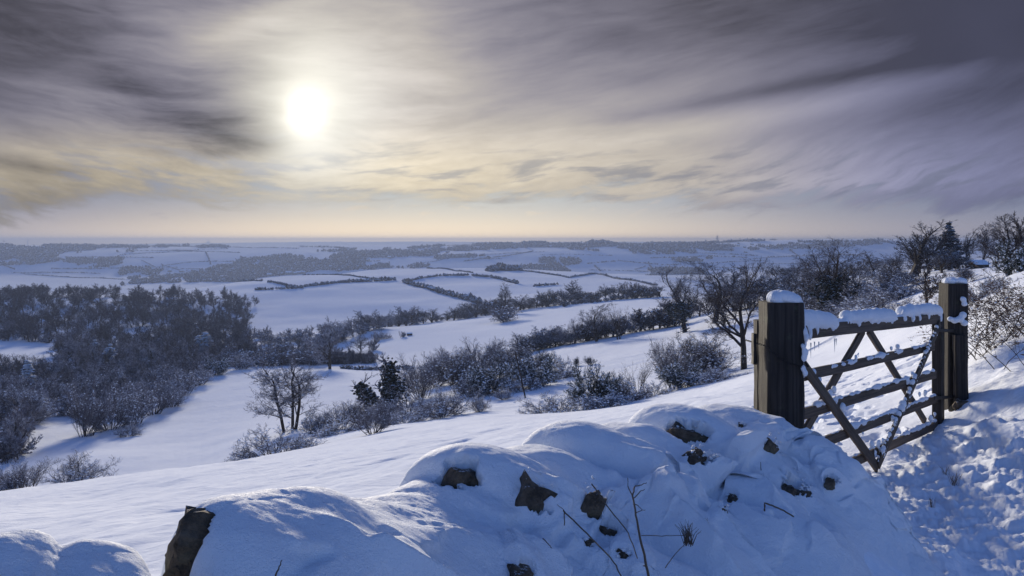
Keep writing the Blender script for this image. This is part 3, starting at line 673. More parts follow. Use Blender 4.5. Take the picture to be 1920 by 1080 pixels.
STONES = [  # column, row, width, height in photo pixels, rotation, seed
 (344, 1012, 96, 92, (0.1, 0.35, 0.3), 11), (332, 1062, 50, 34, (0.0, 0.2, 0.8), 12),
 (856, 890, 66, 62, (0.1, 0.45, 0.5), 13), (1010, 926, 44, 76, (0.2, 0.5, 0.2), 14),
 (1113, 936, 28, 58, (0.2, 0.35, 0.3), 15), (1142, 986, 30, 34, (0.2, 0.3, 0.9), 16), (1106, 1016, 12, 20, (0.2, 0.3, 0.9), 26), (1168, 1032, 20, 24, (0.2, 0.6, 0.9), 27),
 (1290, 806, 66, 32, (0.1, 0.25, 0.2), 17), (1322, 842, 36, 30, (0.3, 0.1, 0.6), 18), (1312, 832, 18, 22, (0.3, 0.8, 0.6), 24),
 (1496, 888, 44, 46, (0.3, 0.2, 0.4), 19), (1486, 908, 36, 22, (0.1, 0.5, 1.0), 20), (1560, 898, 20, 14, (0.1, 0.5, 1.0), 25),
 (987, 1066, 30, 30, (0.3, 0.2, 0.4), 21), (1376, 924, 14, 14, (0.3, 0.2, 0.4), 22), (1366, 940, 10, 9, (0.3, 0.2, 0.4), 28), (1460, 818, 24, 22, (0.1, 0.7, 0.4), 23), (1388, 789, 12, 9, (0.1, 0.7, 0.4), 29)]
wall = build_wall()

# ------------------------------------------------------------------ timber
def plank(name, p0, p1, w, th, face_n, mat, parent, bev=0.004, segs=10, wob=0.002, seed=0):
    """squared timber from p0 to p1 (relative to parent), w across, th along face_n"""
    p0 = Vector(p0); p1 = Vector(p1); ax = (p1 - p0); L = ax.length; ax.normalize()
    n = (Vector(face_n) - ax * ax.dot(Vector(face_n))).normalized(); b = ax.cross(n)
    bm = bmesh.new(); rings = []
    c = bev
    prof = [(-w/2 + c, -th/2), (w/2 - c, -th/2), (w/2, -th/2 + c), (w/2, th/2 - c), (w/2 - c, th/2), (-w/2 + c, th/2), (-w/2, th/2 - c), (-w/2, -th/2 + c)]
    rnd = random.Random(seed)
    gl = bm.verts.layers.float_vector.new('grain')
    off = rnd.uniform(0, 50)
    for i in range(segs + 1):
        f = i / segs
        ww = Vector((0, 0, 0))
        ring = []
        for k, (u, v) in enumerate(prof):
            jx = rnd.uniform(-wob, wob)
            q = p0 + ax * (L * f) + b * (u + jx) + n * (v + rnd.uniform(-wob, wob) * 0.5)
            vt = bm.verts.new(q); vt[gl] = (off + L * f, u + off, v + off); ring.append(vt)
        rings.append(ring)
    for i in range(segs):
        for k in range(8):
            bm.faces.new((rings[i][k], rings[i][(k + 1) % 8], rings[i + 1][(k + 1) % 8], rings[i + 1][k]))
    bm.faces.new(rings[0][::-1]); bm.faces.new(rings[-1])
    bmesh.ops.recalc_face_normals(bm, faces=bm.faces)
    me = bpy.data.meshes.new(name); bm.to_mesh(me); bm.free(); me.materials.append(mat)
    o = bpy.data.objects.new(name, me); COL.objects.link(o); o.parent = parent
    return o
def snow_blob(name, parts, parent, voxel=0.008, noise=0.006, seed=0, mat=None):
    """lying snow: overlapping lumps (centre, radii, rot) fused into one skin"""
    bm = bmesh.new()
    for (c, r, rz) in parts:
        m = Matrix.Translation(Vector(c)) @ Matrix.Rotation(rz, 4, 'Z') @ Matrix.Diagonal((*r, 1.0))
        bmesh.ops.create_icosphere(bm, subdivisions=3, radius=1.0, matrix=m)
    me = bpy.data.meshes.new(name); bm.to_mesh(me); bm.free()
    o = bpy.data.objects.new(name, me); COL.objects.link(o)
    md = o.modifiers.new('r', 'REMESH'); md.mode = 'VOXEL'; md.voxel_size = voxel
    ms = o.modifiers.new('s', 'SMOOTH'); ms.factor = 0.5; ms.iterations = 6
    dg = bpy.context.evaluated_depsgraph_get(); dg.update()
    ev = o.evaluated_get(dg); me2 = bpy.data.meshes.new_from_object(ev)
    o.modifiers.clear(); o.data = me2; bpy.data.meshes.remove(me)
    n = len(me2.vertices); co = np.empty(n * 3, np.float32); me2.vertices.foreach_get('co', co); co = co.reshape(-1, 3)
    no = np.empty(n * 3, np.float32); me2.vertices.foreach_get('normal', no); no = no.reshape(-1, 3)
    d = fbm(co[:, 0] * 9 + co[:, 2] * 5, co[:, 1] * 9 - co[:, 2] * 6, seed, 3) * noise * 2
    co = co + no * d[:, None]
    me2.vertices.foreach_set('co', co.ravel().astype(np.float32))
    me2.polygons.foreach_set('use_smooth', np.ones(len(me2.polygons), bool))
    me2.materials.clear(); me2.materials.append(mat or M_SNOW)
    me2.update()
    o.parent = parent
    return o

# ------------------------------------------------------------------ field gate
def gp(u, row):
    """point of the gate's plane seen at a photo column and row -> (s along gate, z)"""
    k = (u - 960) / F
    # (G0x + s*gx) = k*(G0y + s*gy)
    s = (k * G0[1] - G0[0]) / (GD[0] - k * GD[1])
    dep = G0[1] + s * GD[1]
    return s, -(row - HZ) / F * dep
def gpt(u, row, off=0.0):
    s, z = gp(u, row)
    return Vector((G0[0] + GD[0] * s + GN[0] * off, G0[1] + GD[1] * s + GN[1] * off, z))
gn3 = Vector((GN[0], GN[1], 0)); gd3 = Vector((GD[0], GD[1], 0))
def build_gate():
    root = empty('field_gate', (float(G0[0]), float(G0[1]), -1.78))
    tagp(root, 'snow laden wooden five bar field gate with crossing braces, hung between two thick posts', 'gate')
    R = Vector(root.location)
    def P(u, row, off=0.0): return gpt(u, row, off) - R
    def ex(a, b, e0, e1):
        d = (b - a).normalized(); return a - d * e0, b + d * e1
    # rails
    a, b = ex(P(1502, 622), P(1755, 597), 0.03, 0.0); plank('top_rail', a, b, 0.095, 0.07, gn3, M_GATE, root, seed=1)
    for i, (q0, q1) in enumerate((((1540, 697), (1750, 650)), ((1530, 769), (1753, 702)), ((1531, 834), (1757, 747)), ((1571, 879), (1757, 796)))):
        a, b = P(*q0), P(*q1); d = (b - a).normalized()
        # run back to the closing stile behind the near post
        back = (a - (P(1503, 700))).dot(gd3); a = a - d * max(back, 0)
        plank('rail', a, b, 0.072, 0.028, gn3, M_GATE, root, seed=2 + i)
    # stiles
    a = P(1490, 612, 0.0); b = P(1490, 925, 0.0); b.x = a.x; b.y = a.y; plank('closing_stile', a, b, 0.075, 0.07, gn3, M_GATE, root, seed=8)
    a = P(1759, 588); b = P(1759, 816); b.x = a.x; b.y = a.y; plank('hanging_stile', a, b, 0.105, 0.085, gn3, M_POST, root, seed=9)
    # braces on the near face, each a flat board
    a, b = ex(P(1497, 683, 0.03), P(1635, 873, 0.03), 0.03, 0.03); plank('brace', a, b, 0.075, 0.024, gn3, M_GATE, root, seed=10)
    a, b = ex(P(1752, 606, 0.045), P(1637, 866, 0.045), 0.0, 0.03); plank('brace', a, b, 0.072, 0.024, gn3, M_GATE_S, root, seed=11)
    # braces behind
    a, b = ex(P(1626, 620, -0.03), P(1508, 826, -0.03), 0.0, 0.0); plank('brace', a, b, 0.07, 0.024, gn3, M_GATE, root, seed=12)
    a, b = ex(P(1636, 620, -0.03), P(1740, 790, -0.03), 0.0, 0.02); plank('brace', a, b, 0.07, 0.024, gn3, M_GATE, root, seed=13)
    # snow lying along the top rail in three broken loaves with drips over the edge
    rnd = random.Random(5)
    segs = [((1500, 598), (1558, 603), 0.072, 0.070), ((1568, 605), (1590, 604), 0.035, 0.035), ((1588, 595), (1668, 592), 0.060, 0.066), ((1672, 598), (1690, 597), 0.034, 0.035), ((1692, 584), (1722, 581), 0.052, 0.060), ((1720, 580), (1756, 582), 0.060, 0.066)]
    parts = []
    for (q0, q1, hh, ww) in segs:
        A = P(*q0); B = P(*q1); n = max(2, int((B - A).length / 0.04))
        for i in range(n + 1):
            f = i / n; c = A.lerp(B, f)
            e = 0.72 + 0.28 * math.sin(math.pi * min(1, max(0, f * 0.86 + 0.07))) ** 0.5
            parts.append((c + Vector((0, 0, rnd.uniform(-0.006, 0.006))), (0.052, ww * e, hh * e * rnd.uniform(0.92, 1.08)), math.atan2(GD[1], GD[0])))
    for (u, row, dz) in ((1508, 628, 0.055), (1522, 622, 0.05), (1552, 618, 0.035), (1601, 612, 0.02), (1637, 606, 0.03), (1663, 606, 0.028), (1688, 602, 0.022), (1702, 600, 0.04), (1716, 600, 0.03), (1733, 598, 0.03), (1756, 600, 0.04), (1498, 640, 0.06)):
        parts.append((P(u, row - 5, 0.040), (0.020, 0.014, dz), math.atan2(GD[1], GD[0])))
        parts.append((P(u, row - 16, 0.035), (0.036, 0.02, 0.03), math.atan2(GD[1], GD[0])))
    snow_blob('snow_cap', parts, root, 0.0085, 0.006, 3)
    # snow along the lower rails, mounded where boards cross
    parts = []
    def line(q0, q1, hh, ww, off=0.0, gap=0.0):
        A = P(*q0, off); B = P(*q1, off); n = max(2, int((B - A).length / 0.018))
        for i in range(n + 1):
            if rnd.random() < gap: continue
            c = A.lerp(B, i / n); v = float(vnoise(np.array([i * 0.22 + q0[0]]), np.array([1.5]), 5)[0])
            parts.append((c + Vector((0, 0, -0.004)), (0.040, ww, hh * 0.80 * (1 + 0.3 * v)), math.atan2(GD[1], GD[0])))
    line((1545, 689), (1745, 644), 0.014, 0.017, 0.0, 0.1)
    line((1530, 757), (1748, 694), 0.016, 0.017, 0.0, 0.1)
    line((1535, 822), (1752, 740), 0.018, 0.017)
    line((1580, 862), (1752, 788), 0.014, 0.016, 0.0, 0.2)
    def wedge(u, row, r, off=0.02):
        c = P(u, row, off)
        parts.append((c, (r, 0.012, r * 0.8), math.atan2(GD[1], GD[0])))
        parts.append((c + Vector((0, 0, -r * 0.7)) + gd3 * rnd.uniform(-1, 1) * r * 0.4, (r * 0.45, 0.010, r * 0.8), math.atan2(GD[1], GD[0])))
    # ragged sheets of snow caught above the falling brace and in the crossings
    for (u, row, r) in ((1512, 684, 0.045), (1520, 697, 0.055), (1530, 712, 0.055), (1537, 726, 0.045), (1551, 737, 0.055), (1563, 748, 0.06), (1574, 762, 0.05), (1558, 728, 0.035),
                        (1582, 786, 0.05), (1592, 797, 0.055), (1604, 806, 0.05), (1612, 812, 0.035), (1628, 832, 0.05), (1641, 830, 0.055), (1650, 824, 0.05), (1636, 848, 0.05), (1644, 843, 0.045), (1600, 668, 0.045), (1604, 663, 0.04),
                        (1666, 652, 0.03), (1678, 649, 0.03), (1693, 697, 0.05), (1700, 690, 0.055), (1706, 700, 0.05), (1697, 712, 0.04), (1720, 737, 0.04), (1730, 735, 0.035), (1741, 783, 0.045), (1748, 776, 0.04), (1668, 782, 0.035), (1674, 770, 0.035)):
        if rnd.random() < 0.85: wedge(u, row, r * 0.58)
    # encrusted left edge of the leaning brace
    for i in range(46):
        f = i / 45; c = P(1748 + (1637 - 1748) * f, 612 + (862 - 612) * f, 0.048) - gd3 * 0.035 + Vector((0, 0, 0.006))
        if rnd.random() < 0.9: parts.append((c + Vector((rnd.uniform(-.006, .006), 0, rnd.uniform(-.01, .01))), (0.014 * rnd.uniform(.6, 1.3), 0.016, 0.018), 0))
    snow_blob('snow_clumps', parts, root, 0.006, 0.012, 9)
    # icicles under the near end of the top rail
    for u, row, L in ((1512, 642, 0.10), (1519, 640, 0.06), (1527, 640, 0.05), (1557, 634, 0.10), (1560, 634, 0.05)):
        c = P(u, row, 0.03)
        bm = bmesh.new(); bmesh.ops.create_cone(bm, segments=6, radius1=0.0006, radius2=0.005, depth=L, matrix=Matrix.Translation(c + Vector((0, 0, -L / 2))))
        me = bpy.data.meshes.new('icicle'); bm.to_mesh(me); bm.free(); me.materials.append(M_ICE)
        o = bpy.data.objects.new('icicle', me); COL.objects.link(o); o.parent = root
    # iron hinge straps
    for row0, row1 in ((618, 620), (745, 742)):
        a = P(1738, row0, 0.062); b = P(1786, row1, 0.062); plank('hinge', a, b, 0.03, 0.008, gn3, M_IRON, root, seed=20)
    return root
m, nt, b = new_mat('ice'); b.inputs['Base Color'].default_value = (0.75, 0.82, 0.9, 1); b.inputs['Roughness'].default_value = 0.15; b.inputs['Transmission Weight'].default_value = 0.7; b.inputs['IOR'].default_value = 1.31; M_ICE = m
gate = build_gate()

def build_posts():
    # near (latch) post
    r = empty('gate_post', (1.76, 5.13, -1.8)); R = Vector(r.location)
    tagp(r, 'thick weathered gate post nearer the camera, with a chain and snow cap', 'gate post', 'gate posts')
    zt = -(566 - HZ) / F * 5.1
    def pl(name, x, y, w, d, z0, z1, seed, mat=M_POST, bev=0.012, wob=0.003):
        return plank(name, Vector((x, y, z0)) - R, Vector((x, y, z1)) - R, w, d, Vector((0, -1, 0)), mat, r, bev, 16, wob, seed)
    pl('post', 1.732, 5.125, 0.235, 0.20, -1.95, zt, 31)
    pl('backing_board', 1.70, 5.30, 0.16, 0.10, -1.95, -(600 - HZ) / F * 5.3, 32)
    # chain round the post
    bm = bmesh.new()
    pts = [gx for gx in [Vector((1.56, 5.30, -.66)), Vector((1.595, 5.02, -0.66)), Vector((1.66, 5.005, -0.715)), Vector((1.74, 5.005, -0.765)), Vector((1.82, 5.008, -0.79)), Vector((1.866, 5.02, -0.79)), Vector((1.90, 5.2, -0.77))]]
    tot = 0
    for a, b_ in zip(pts[:-1], pts[1:]):
        n = max(1, int((b_ - a).length / 0.013))
        for i in range(n):
            c = a.lerp(b_, i / n) - R; tot += 1
            q = (b_ - a).to_track_quat('X', 'Z').to_matrix().to_4x4()
            m4 = Matrix.Translation(c) @ q @ Matrix.Rotation((tot % 2) * math.pi / 2, 4, 'X') @ Matrix.Diagonal((1.0, 0.62, 1.0, 1.0))
            vs = []
            for a1 in range(10):
                for a2 in range(5):
                    A = a1 / 10 * 2 * math.pi; B = a2 / 5 * 2 * math.pi
                    vs.append(bm.verts.new(m4 @ Vector(((0.009 + 0.0022 * math.cos(B)) * math.cos(A), (0.009 + 0.0022 * math.cos(B)) * math.sin(A), 0.0022 * math.sin(B)))))
            for a1 in range(10):
                for a2 in range(5):
                    bm.faces.new((vs[a1 * 5 + a2], vs[((a1 + 1) % 10) * 5 + a2], vs[((a1 + 1) % 10) * 5 + (a2 + 1) % 5], vs[a1 * 5 + (a2 + 1) % 5]))
    me = bpy.data.meshes.new('chain'); bm.to_mesh(me); bm.free(); me.materials.append(M_IRON)
    o = bpy.data.objects.new('chain', me); COL.objects.link(o); o.parent = r
    # iron catch on the far edge
    plank('catch', Vector((1.575, 5.18, -0.60)) - R, Vector((1.575, 5.18, -0.80)) - R, 0.022, 0.05, Vector((0, -1, 0)), M_IRON, r, 0.003, 4, 0.002, 34)
    rnd = random.Random(7); parts = []
    for i in range(22):
        fx = rnd.uniform(-1, 1); fy = rnd.uniform(-1, 1)
        parts.append((Vector((1.745 + fx * 0.062, 5.125 + fy * 0.06, zt + 0.012 + 0.022 * (1 - fx * fx * 0.6 - fy * fy * 0.5))) - R, (0.048, 0.045, 0.045), 0))
    for i in range(16):   # rim of snow driven down the right hand side
        f = i / 15; parts.append((Vector((1.852 + 0.006 * math.sin(i * 1.3), 5.06 + rnd.uniform(0, .1), zt - 0.02 - f * 0.50)) - R, (0.012 + 0.006 * rnd.random(), 0.055, 0.035), 0))
    for q in ((1.842, -0.70, .022), (1.838, -0.735, .025), (1.835, -0.80, .02), (1.848, -0.83, .02), (1.83, -0.66, .012)):
        parts.append((Vector((q[0], 5.01, q[1])) - R, (q[2], 0.02, q[2] * 1.3), 0))
    snow_blob('snow_cap', parts, r, 0.007, 0.006, 4)
    # far (hanging) post
    dep = 7.95
    r2 = empty('gate_post', ((1786 - 960) / F * dep, dep, -1.8)); R2 = Vector(r2.location)
    tagp(r2, 'far gate post beside the snow bank, with a small snow cap', 'gate post', 'gate posts')
    zt2 = -(531 - HZ) / F * dep
    R = R2; r = r2
    cx = (1787 - 960) / F * dep
    pl('post', cx, dep, 0.20, 0.20, -2.0, zt2, 41)
    # leaning strut against the post foot
    plank('side_strut', Vector((cx - 0.01, dep - 0.17, -1.9)) - R2, Vector((cx - 0.02, dep - 0.15, -0.92)) - R2, 0.12, 0.07, Vector((0, -1, 0)), M_POST, r2, 0.012, 10, 0.004, 42)
    parts = []
    for i in range(20):
        fx = rnd.uniform(-1, 1); fy = rnd.uniform(-1, 1)
        parts.append((Vector((cx + 0.008 + fx * 0.065, dep + fy * 0.065, zt2 + 0.012 + 0.014 * (1 - fx * fx * 0.8))) - R2, (0.045, 0.045, 0.038), 0))
    for u, row, rr in ((1806, 561, 0.035), (1808, 570, 0.03), (1806, 590, 0.035), (1800, 598, 0.035), (1790, 601, 0.03), (1782, 598, 0.025), (1808, 606, 0.03), (1803, 640, 0.025), (1807, 634, 0.03), (1798, 644, 0.02), (1808, 655, 0.02)):
        parts.append((Vector(((u - 960) / F * (dep - 0.13), dep - 0.13, -(row - HZ) / F * (dep - 0.13))) - R2, (rr, 0.03, rr * 0.9), 0))
    snow_blob('snow_cap', parts, r2, 0.009, 0.006, 8)
    # stone at the foot of the far post, snow on top
    x = (1806 - 960) / F * 7.75
    st = rock_mesh('loose_stone', 51, (0.30, 0.26, 0.24), M_STONE, None, (x, 7.72, -1.66), (0.2, 0.4, 0.5))
    tagp(st, 'dark broken stone at the foot of the far gate post', 'stone')
build_posts()

# ------------------------------------------------------------------ dry stems poking from the snow
def tube_path(bm, pts, r0, r1, n=5):
    rings = []
    for i, p in enumerate(pts):
        p = Vector(p); d = (Vector(pts[min(i + 1, len(pts) - 1)]) - Vector(pts[max(i - 1, 0)])).normalized()
        q = d.to_track_quat('Z', 'Y'); r = r0 + (r1 - r0) * i / (len(pts) - 1)
        rings.append([bm.verts.new(p + q @ Vector((math.cos(a) * r, math.sin(a) * r, 0))) for a in [k * 2 * math.pi / n for k in range(n)]])
    for i in range(len(rings) - 1):
        for k in range(n):
            bm.faces.new((rings[i][k], rings[i][(k + 1) % n], rings[i + 1][(k + 1) % n], rings[i + 1][k]))
def px3(u, row, dep): return Vector(((u - 960) / F * dep, dep, -(row - HZ) / F * dep))
def stem(label, paths, cat='plant stem', mat=None):
    base = px3(*paths[0][0][0])
    bm = bmesh.new()
    for pts, r0, r1 in paths:
        w = [px3(*p) - base for p in pts]
        fine = []
        for a, b_ in zip(w[:-1], w[1:]):
            for k in range(4):
                fine.append(a.lerp(b_, k / 4) + Vector((random.uniform(-1, 1), 0, random.uniform(-1, 1))) * 0.0012)
        fine.append(w[-1]); tube_path(bm, fine, r0, r1)
    me = bpy.data.meshes.new('dry_stem'); bm.to_mesh(me); bm.free(); me.materials.append(mat or M_STALK)
    o = bpy.data.objects.new('dry_stem', me); COL.objects.link(o); o.location = base
    return tagp(o, label, cat, 'dry stems standing out of the wall snow')
random.seed(3)
stem('tallest dry brown stem with forked side twigs, upright in front of the wall snow', [
  ([(1218, 1090, 2.3), (1210, 1050, 2.3), (1200, 1010, 2.3), (1192, 965, 2.32), (1186, 930, 2.33), (1190, 912, 2.34)], 0.0042, 0.0022),
  ([(1186, 930, 2.33), (1177, 912, 2.33), (1177, 896, 2.33)], 0.002, 0.001), ([(1190, 912, 2.34), (1203, 909, 2.35), (1213, 905, 2.36)], 0.0018, 0.0009),
  ([(1187, 935, 2.33), (1200, 922, 2.34), (1209, 917, 2.35)], 0.0018, 0.0009), ([(1188, 945, 2.33), (1196, 948, 2.34), (1204, 956, 2.35)], 0.0018, 0.0009),
  ([(1192, 962, 2.33), (1202, 957, 2.34), (1210, 956, 2.35)], 0.0014, 0.0008), ([(1210, 1062, 2.3), (1206, 1060, 2.29)], 0.002, 0.001)])
stem('long thin stem arching down to the right from a small hollow', [([(1056, 958, 2.75), (1075, 975, 2.7), (1110, 1010, 2.6), (1140, 1040, 2.5), (1155, 1060, 2.45), (1166, 1085, 2.4)], 0.0028, 0.002), ([(1058, 957, 2.75), (1045, 946, 2.76)], 0.0014, 0.001), ([(1058, 958, 2.75), (1058, 985, 2.72)], 0.0022, 0.0018)])
stem('thin curved stem beside the deep dark crevice', [([(1110, 908, 3.1), (1135, 945, 3.0), (1160, 975, 2.9), (1178, 1000, 2.82), (1188, 1025, 2.75), (1195, 1047, 2.7)], 0.0026, 0.0018)])
stem('level thin stem with a bent tip left of the grass tuft', [([(1203, 1004, 2.9), (1240, 1005, 2.95), (1275, 1004, 3.0), (1300, 1003, 3.0)], 0.0016, 0.0012), ([(1247, 1065, 2.8), (1265, 1040, 2.88), (1286, 1018, 2.95)], 0.0018, 0.0012)])
stem('bent black stick making a corner in a snow hollow', [([(1434, 958, 3.6), (1433, 943, 3.6), (1448, 948, 3.6), (1470, 958, 3.6), (1488, 969, 3.6)], 0.004, 0.0035)])
stem('short stub of stem in the big smooth snow pillow', [([(514, 1088, 1.9), (522, 1066, 1.92), (529, 1050, 1.93)], 0.0028, 0.0012)])
stem('tiny stem slanting on the pillow right of the large stone', [([(1018, 1010, 2.7), (1027, 1019, 2.68), (1035, 1028, 2.66)], 0.002, 0.0012)])
stem('small upright stem above the lower crumbled stones', [([(1427, 882, 4.3), (1426, 866, 4.3)], 0.0022, 0.0014)])

def tuft(name, label, cat, u, row, dep, n, L, sp, seed, mat=None, group=None):
    rnd = random.Random(seed); base = px3(u, row, dep); bm = bmesh.new()
    for i in range(n):
        a = rnd.uniform(0, 2 * math.pi); l = L * rnd.uniform(0.4, 1.0); o = Vector((rnd.uniform(-1, 1), rnd.uniform(-1, 1), 0)) * sp * 0.4
        tip = o + Vector((math.cos(a) * sp * rnd.random(), math.sin(a) * sp * rnd.random(), l)); mid = o.lerp(tip, 0.5) + Vector((0, 0, l * 0.12))
        tube_path(bm, [o - Vector((0, 0, 0.02)), mid, tip], 0.0015, 0.0005, 3)
    me = bpy.data.meshes.new(name); bm.to_mesh(me); bm.free(); me.materials.append(mat or M_STALK)
    ob = bpy.data.objects.new(name, me); COL.objects.link(ob); ob.location = base
    return tagp(ob, label, cat, group or 'grass tufts poking through the snow')
for (u, row, dep, n, L, sp, lb) in ((1290, 1012, 3.1, 40, 0.07, 0.05, 'withered grass tuft in a small snow hollow'), (1326, 985, 3.4, 10, 0.035, 0.02, 'tiny grass wisp on the smooth snow bank'),
    (1600, 966, 4.6, 16, 0.05, 0.05, 'sparse grass wisp on the drift below the gate'), (1790, 905, 5.6, 26, 0.09, 0.06, 'grass tuft among the trodden snow lumps'), (1748, 945, 4.9, 12, 0.05, 0.03, 'short dark grass stub at the edge of the trodden snow'), (1775, 885, 6.0, 12, 0.06, 0.05, 'pale grass blades lying in the trodden snow')):
    x, y = (u - 960) / F * dep, dep
    tuft('grass_tuft', lb, 'grass tuft', u, row, dep, n, L, sp, int(u))
# ------------------------------------------------------------------ branching plants
UPV = np.array([0, 0, 1.0])
def rot_about(v, k, a):
    c, s = math.cos(a), math.sin(a)
    kx, ky, kz = k; vx, vy, vz = v
    dt = (kx*vx + ky*vy + kz*vz) * (1 - c)
    return (vx*c + (ky*vz - kz*vy)*s + kx*dt, vy*c + (kz*vx - kx*vz)*s + ky*dt, vz*c + (kx*vy - ky*vx)*s + kz*dt)
def norm3(v):
    l = math.sqrt(v[0]*v[0] + v[1]*v[1] + v[2]*v[2]) + 1e-9
    return (v[0]/l, v[1]/l, v[2]/l)
def grow(rnd, p, d, L, r, lev, P, out):
    n = P['nseg'][lev]; wig = P['wig'][lev]; up = P['up'][lev]; tp = P['taper'][lev]
    nodes = []; r0 = r; sl = L / n; u = rnd.uniform
    for i in range(n):
        d = norm3((d[0] + u(-wig, wig), d[1] + u(-wig, wig), d[2] + u(-wig, wig) * 0.8 + up))
        q = (p[0] + d[0]*sl, p[1] + d[1]*sl, p[2] + d[2]*sl)
        r1 = r * (1 - tp * (i + 1) / n)
        out.append((p, q, r0, r1, lev)); nodes.append((q, d, r1, (i + 1) / n)); p = q; r0 = r1
    if lev + 1 >= P['levels']: return
    nc = P['nch'][lev]; nc = max(1, int(round(nc * u(0.8, 1.2))))
    for k in range(nc):
        f = P['start'][lev] + (1 - P['start'][lev]) * (k + u(0, 1)) / nc
        j = min(n - 1, max(0, int(f * n - 1e-6))); q, dd, rr, _ = nodes[j]
        a = math.radians(P['ang'][lev] * u(0.6, 1.3))
        ax = norm3((u(-1, 1), u(-1, 1), u(-1, 1)))
        cr = norm3((dd[1]*ax[2]-dd[2]*ax[1], dd[2]*ax[0]-dd[0]*ax[2], dd[0]*ax[1]-dd[1]*ax[0]))
        nd = rot_about(dd, cr, a)
        if nd[2] < P.get('minz', -0.3): nd = norm3((nd[0], nd[1], abs(nd[2]) * 0.3))
        ll = L * P['lr'][lev] * u(0.7, 1.15) * (1 - P.get('shr', 0.35) * f)
        grow(rnd, q, nd, ll, max(rr * P['rr'][lev], P['rmin']), lev + 1, P, out)
    if P.get('cont', True):
        q, dd, rr, _ = nodes[-1]
        grow(rnd, q, dd, L * P['lr'][lev] * 0.9, max(rr * 0.85, P['rmin']), lev + 1, P, out)
def seg_mesh(segs, sides=3, seed=0):
    p0 = np.array([s[0] for s in segs]); p1 = np.array([s[1] for s in segs]); r0 = np.array([s[2] for s in segs]); r1 = np.array([s[3] for s in segs])
    d = p1 - p0; d /= np.linalg.norm(d, axis=1, keepdims=True) + 1e-9
    ref = np.where(np.abs(d[:, 2:3]) < 0.9, np.array([[0, 0, 1.0]]), np.array([[1.0, 0, 0]]))
    a = np.cross(d, ref); a /= np.linalg.norm(a, axis=1, keepdims=True); b = np.cross(d, a)
    ph = np.random.RandomState(seed).rand(len(segs)) * 6.28 if sides == 3 else np.zeros(len(segs))
    V = []
    for c, r in ((p0, r0), (p1, r1)):
        for k in range(sides):
            an = ph + k * 2 * math.pi / sides
            V.append(c + (a * np.cos(an)[:, None] + b * np.sin(an)[:, None]) * r[:, None])
    V = np.stack(V, 1); n = len(segs); o = np.arange(n)[:, None] * (2 * sides)
    Fc = np.concatenate([np.stack([o[:, 0] + k, o[:, 0] + (k + 1) % sides, o[:, 0] + sides + (k + 1) % sides, o[:, 0] + sides + k], -1) for k in range(sides)])
    return V.reshape(-1, 3), Fc
def me_from(name, V, Fc, mat, smoothed=False):
    o = mesh_obj(name, V, Fc, mat, None, smoothed); me = o.data; bpy.data.objects.remove(o); return me

PROTO = {}
def finish(key, parts, H=None):
    """parts: list of (part name, V, F, mat). normalised so height = 1"""
    zmax = max(np.percentile(p[1][:, 2], 99.7) for p in parts)
    allv = np.concatenate([p[1] for p in parts]); w = np.percentile(np.abs(allv[:, :2]).max(1), 97) * 2 / zmax
    PROTO[key] = dict(w=w, parts=[(n, me_from(n, V / zmax, Fc, m)) for n, V, Fc, m in parts])

def make_tree(key, seed, P, H, trunkL, nst=1, lean=0.1, tr=0.32, tm=None, cm=None, snowk=0, trunk_lev=2, squash=None, ivy=0):
    rnd = random.Random(seed); segs = []
    for i in range(nst):
        a = 2 * math.pi * i / max(nst, 1) + rnd.uniform(0, 1)
        off = 0.0 if nst == 1 else P.get('stemoff', 0.3)
        d = norm3((math.cos(a) * lean, math.sin(a) * lean, 1))
        grow(rnd, (math.cos(a) * off, math.sin(a) * off, -0.6), d, trunkL, tr, 0, P, segs)
    if squash:
        segs = [((p[0]*squash, p[1]*squash, p[2]), (q[0]*squash, q[1]*squash, q[2]), a, b, l) for p, q, a, b, l in segs]
    tk = [s for s in segs if s[4] < trunk_lev]; cr = [s for s in segs if s[4] >= trunk_lev]
    parts = [('trunk', *seg_mesh(tk, 6), tm or M_BARK), ('crown', *seg_mesh(cr, 3, seed), cm or M_TWIG)]
    R = np.random.RandomState(seed)
    if ivy:
        c = np.array([s[1] for s in tk if s[1][2] < ivy * 3]); 
        idx = R.randint(0, len(c), 1300); cc = c[idx] + R.randn(1300, 3) * np.array([0.22, 0.22, 0.3])
        parts.append(('ivy', *lumps(cc, 0.05 + 0.11 * R.rand(1300), seed, 0.9), M_IVY))
    if snowk:
        t = np.array([s[1] for s in cr]); idx = R.randint(0, len(t), snowk)
        parts.append(('snow_clumps', *lumps(t[idx] + [0, 0, 0.03], 0.03 + 0.09 * R.rand(snowk) ** 2, seed + 1, 0.55), M_SNOW))
    finish(key, parts)
OAK = dict(levels=6, nseg=[5, 6, 5, 4, 3, 2], wig=[0.10, 0.26, 0.30, 0.32, 0.35, 0.4], up=[0.02, 0.03, 0.03, 0.03, 0.02, 0.02], taper=[0.35, 0.5, 0.55, 0.6, 0.6, 0.5],
           nch=[6, 6, 6, 6, 4], start=[0.45, 0.2, 0.15, 0.12, 0.1], ang=[46, 42, 40, 40, 42], lr=[1.0, 0.62, 0.58, 0.52, 0.55], rr=[0.55, 0.52, 0.55, 0.6, 0.7], rmin=0.009)
def var(P, **k): q = dict(P); q.update(k); return q
make_tree('oak_a', 3, OAK, 12, 3.6, tr=0.27)
make_tree('oak_b', 8, var(OAK, ang=[38, 38, 38, 40, 42]), 12, 3.8, tr=0.22)
make_tree('oak_ivy', 15, var(OAK, ang=[30, 36, 40, 40, 42], nch=[6, 6, 6, 6, 4]), 12, 4.2, tr=0.24, ivy=1.8)
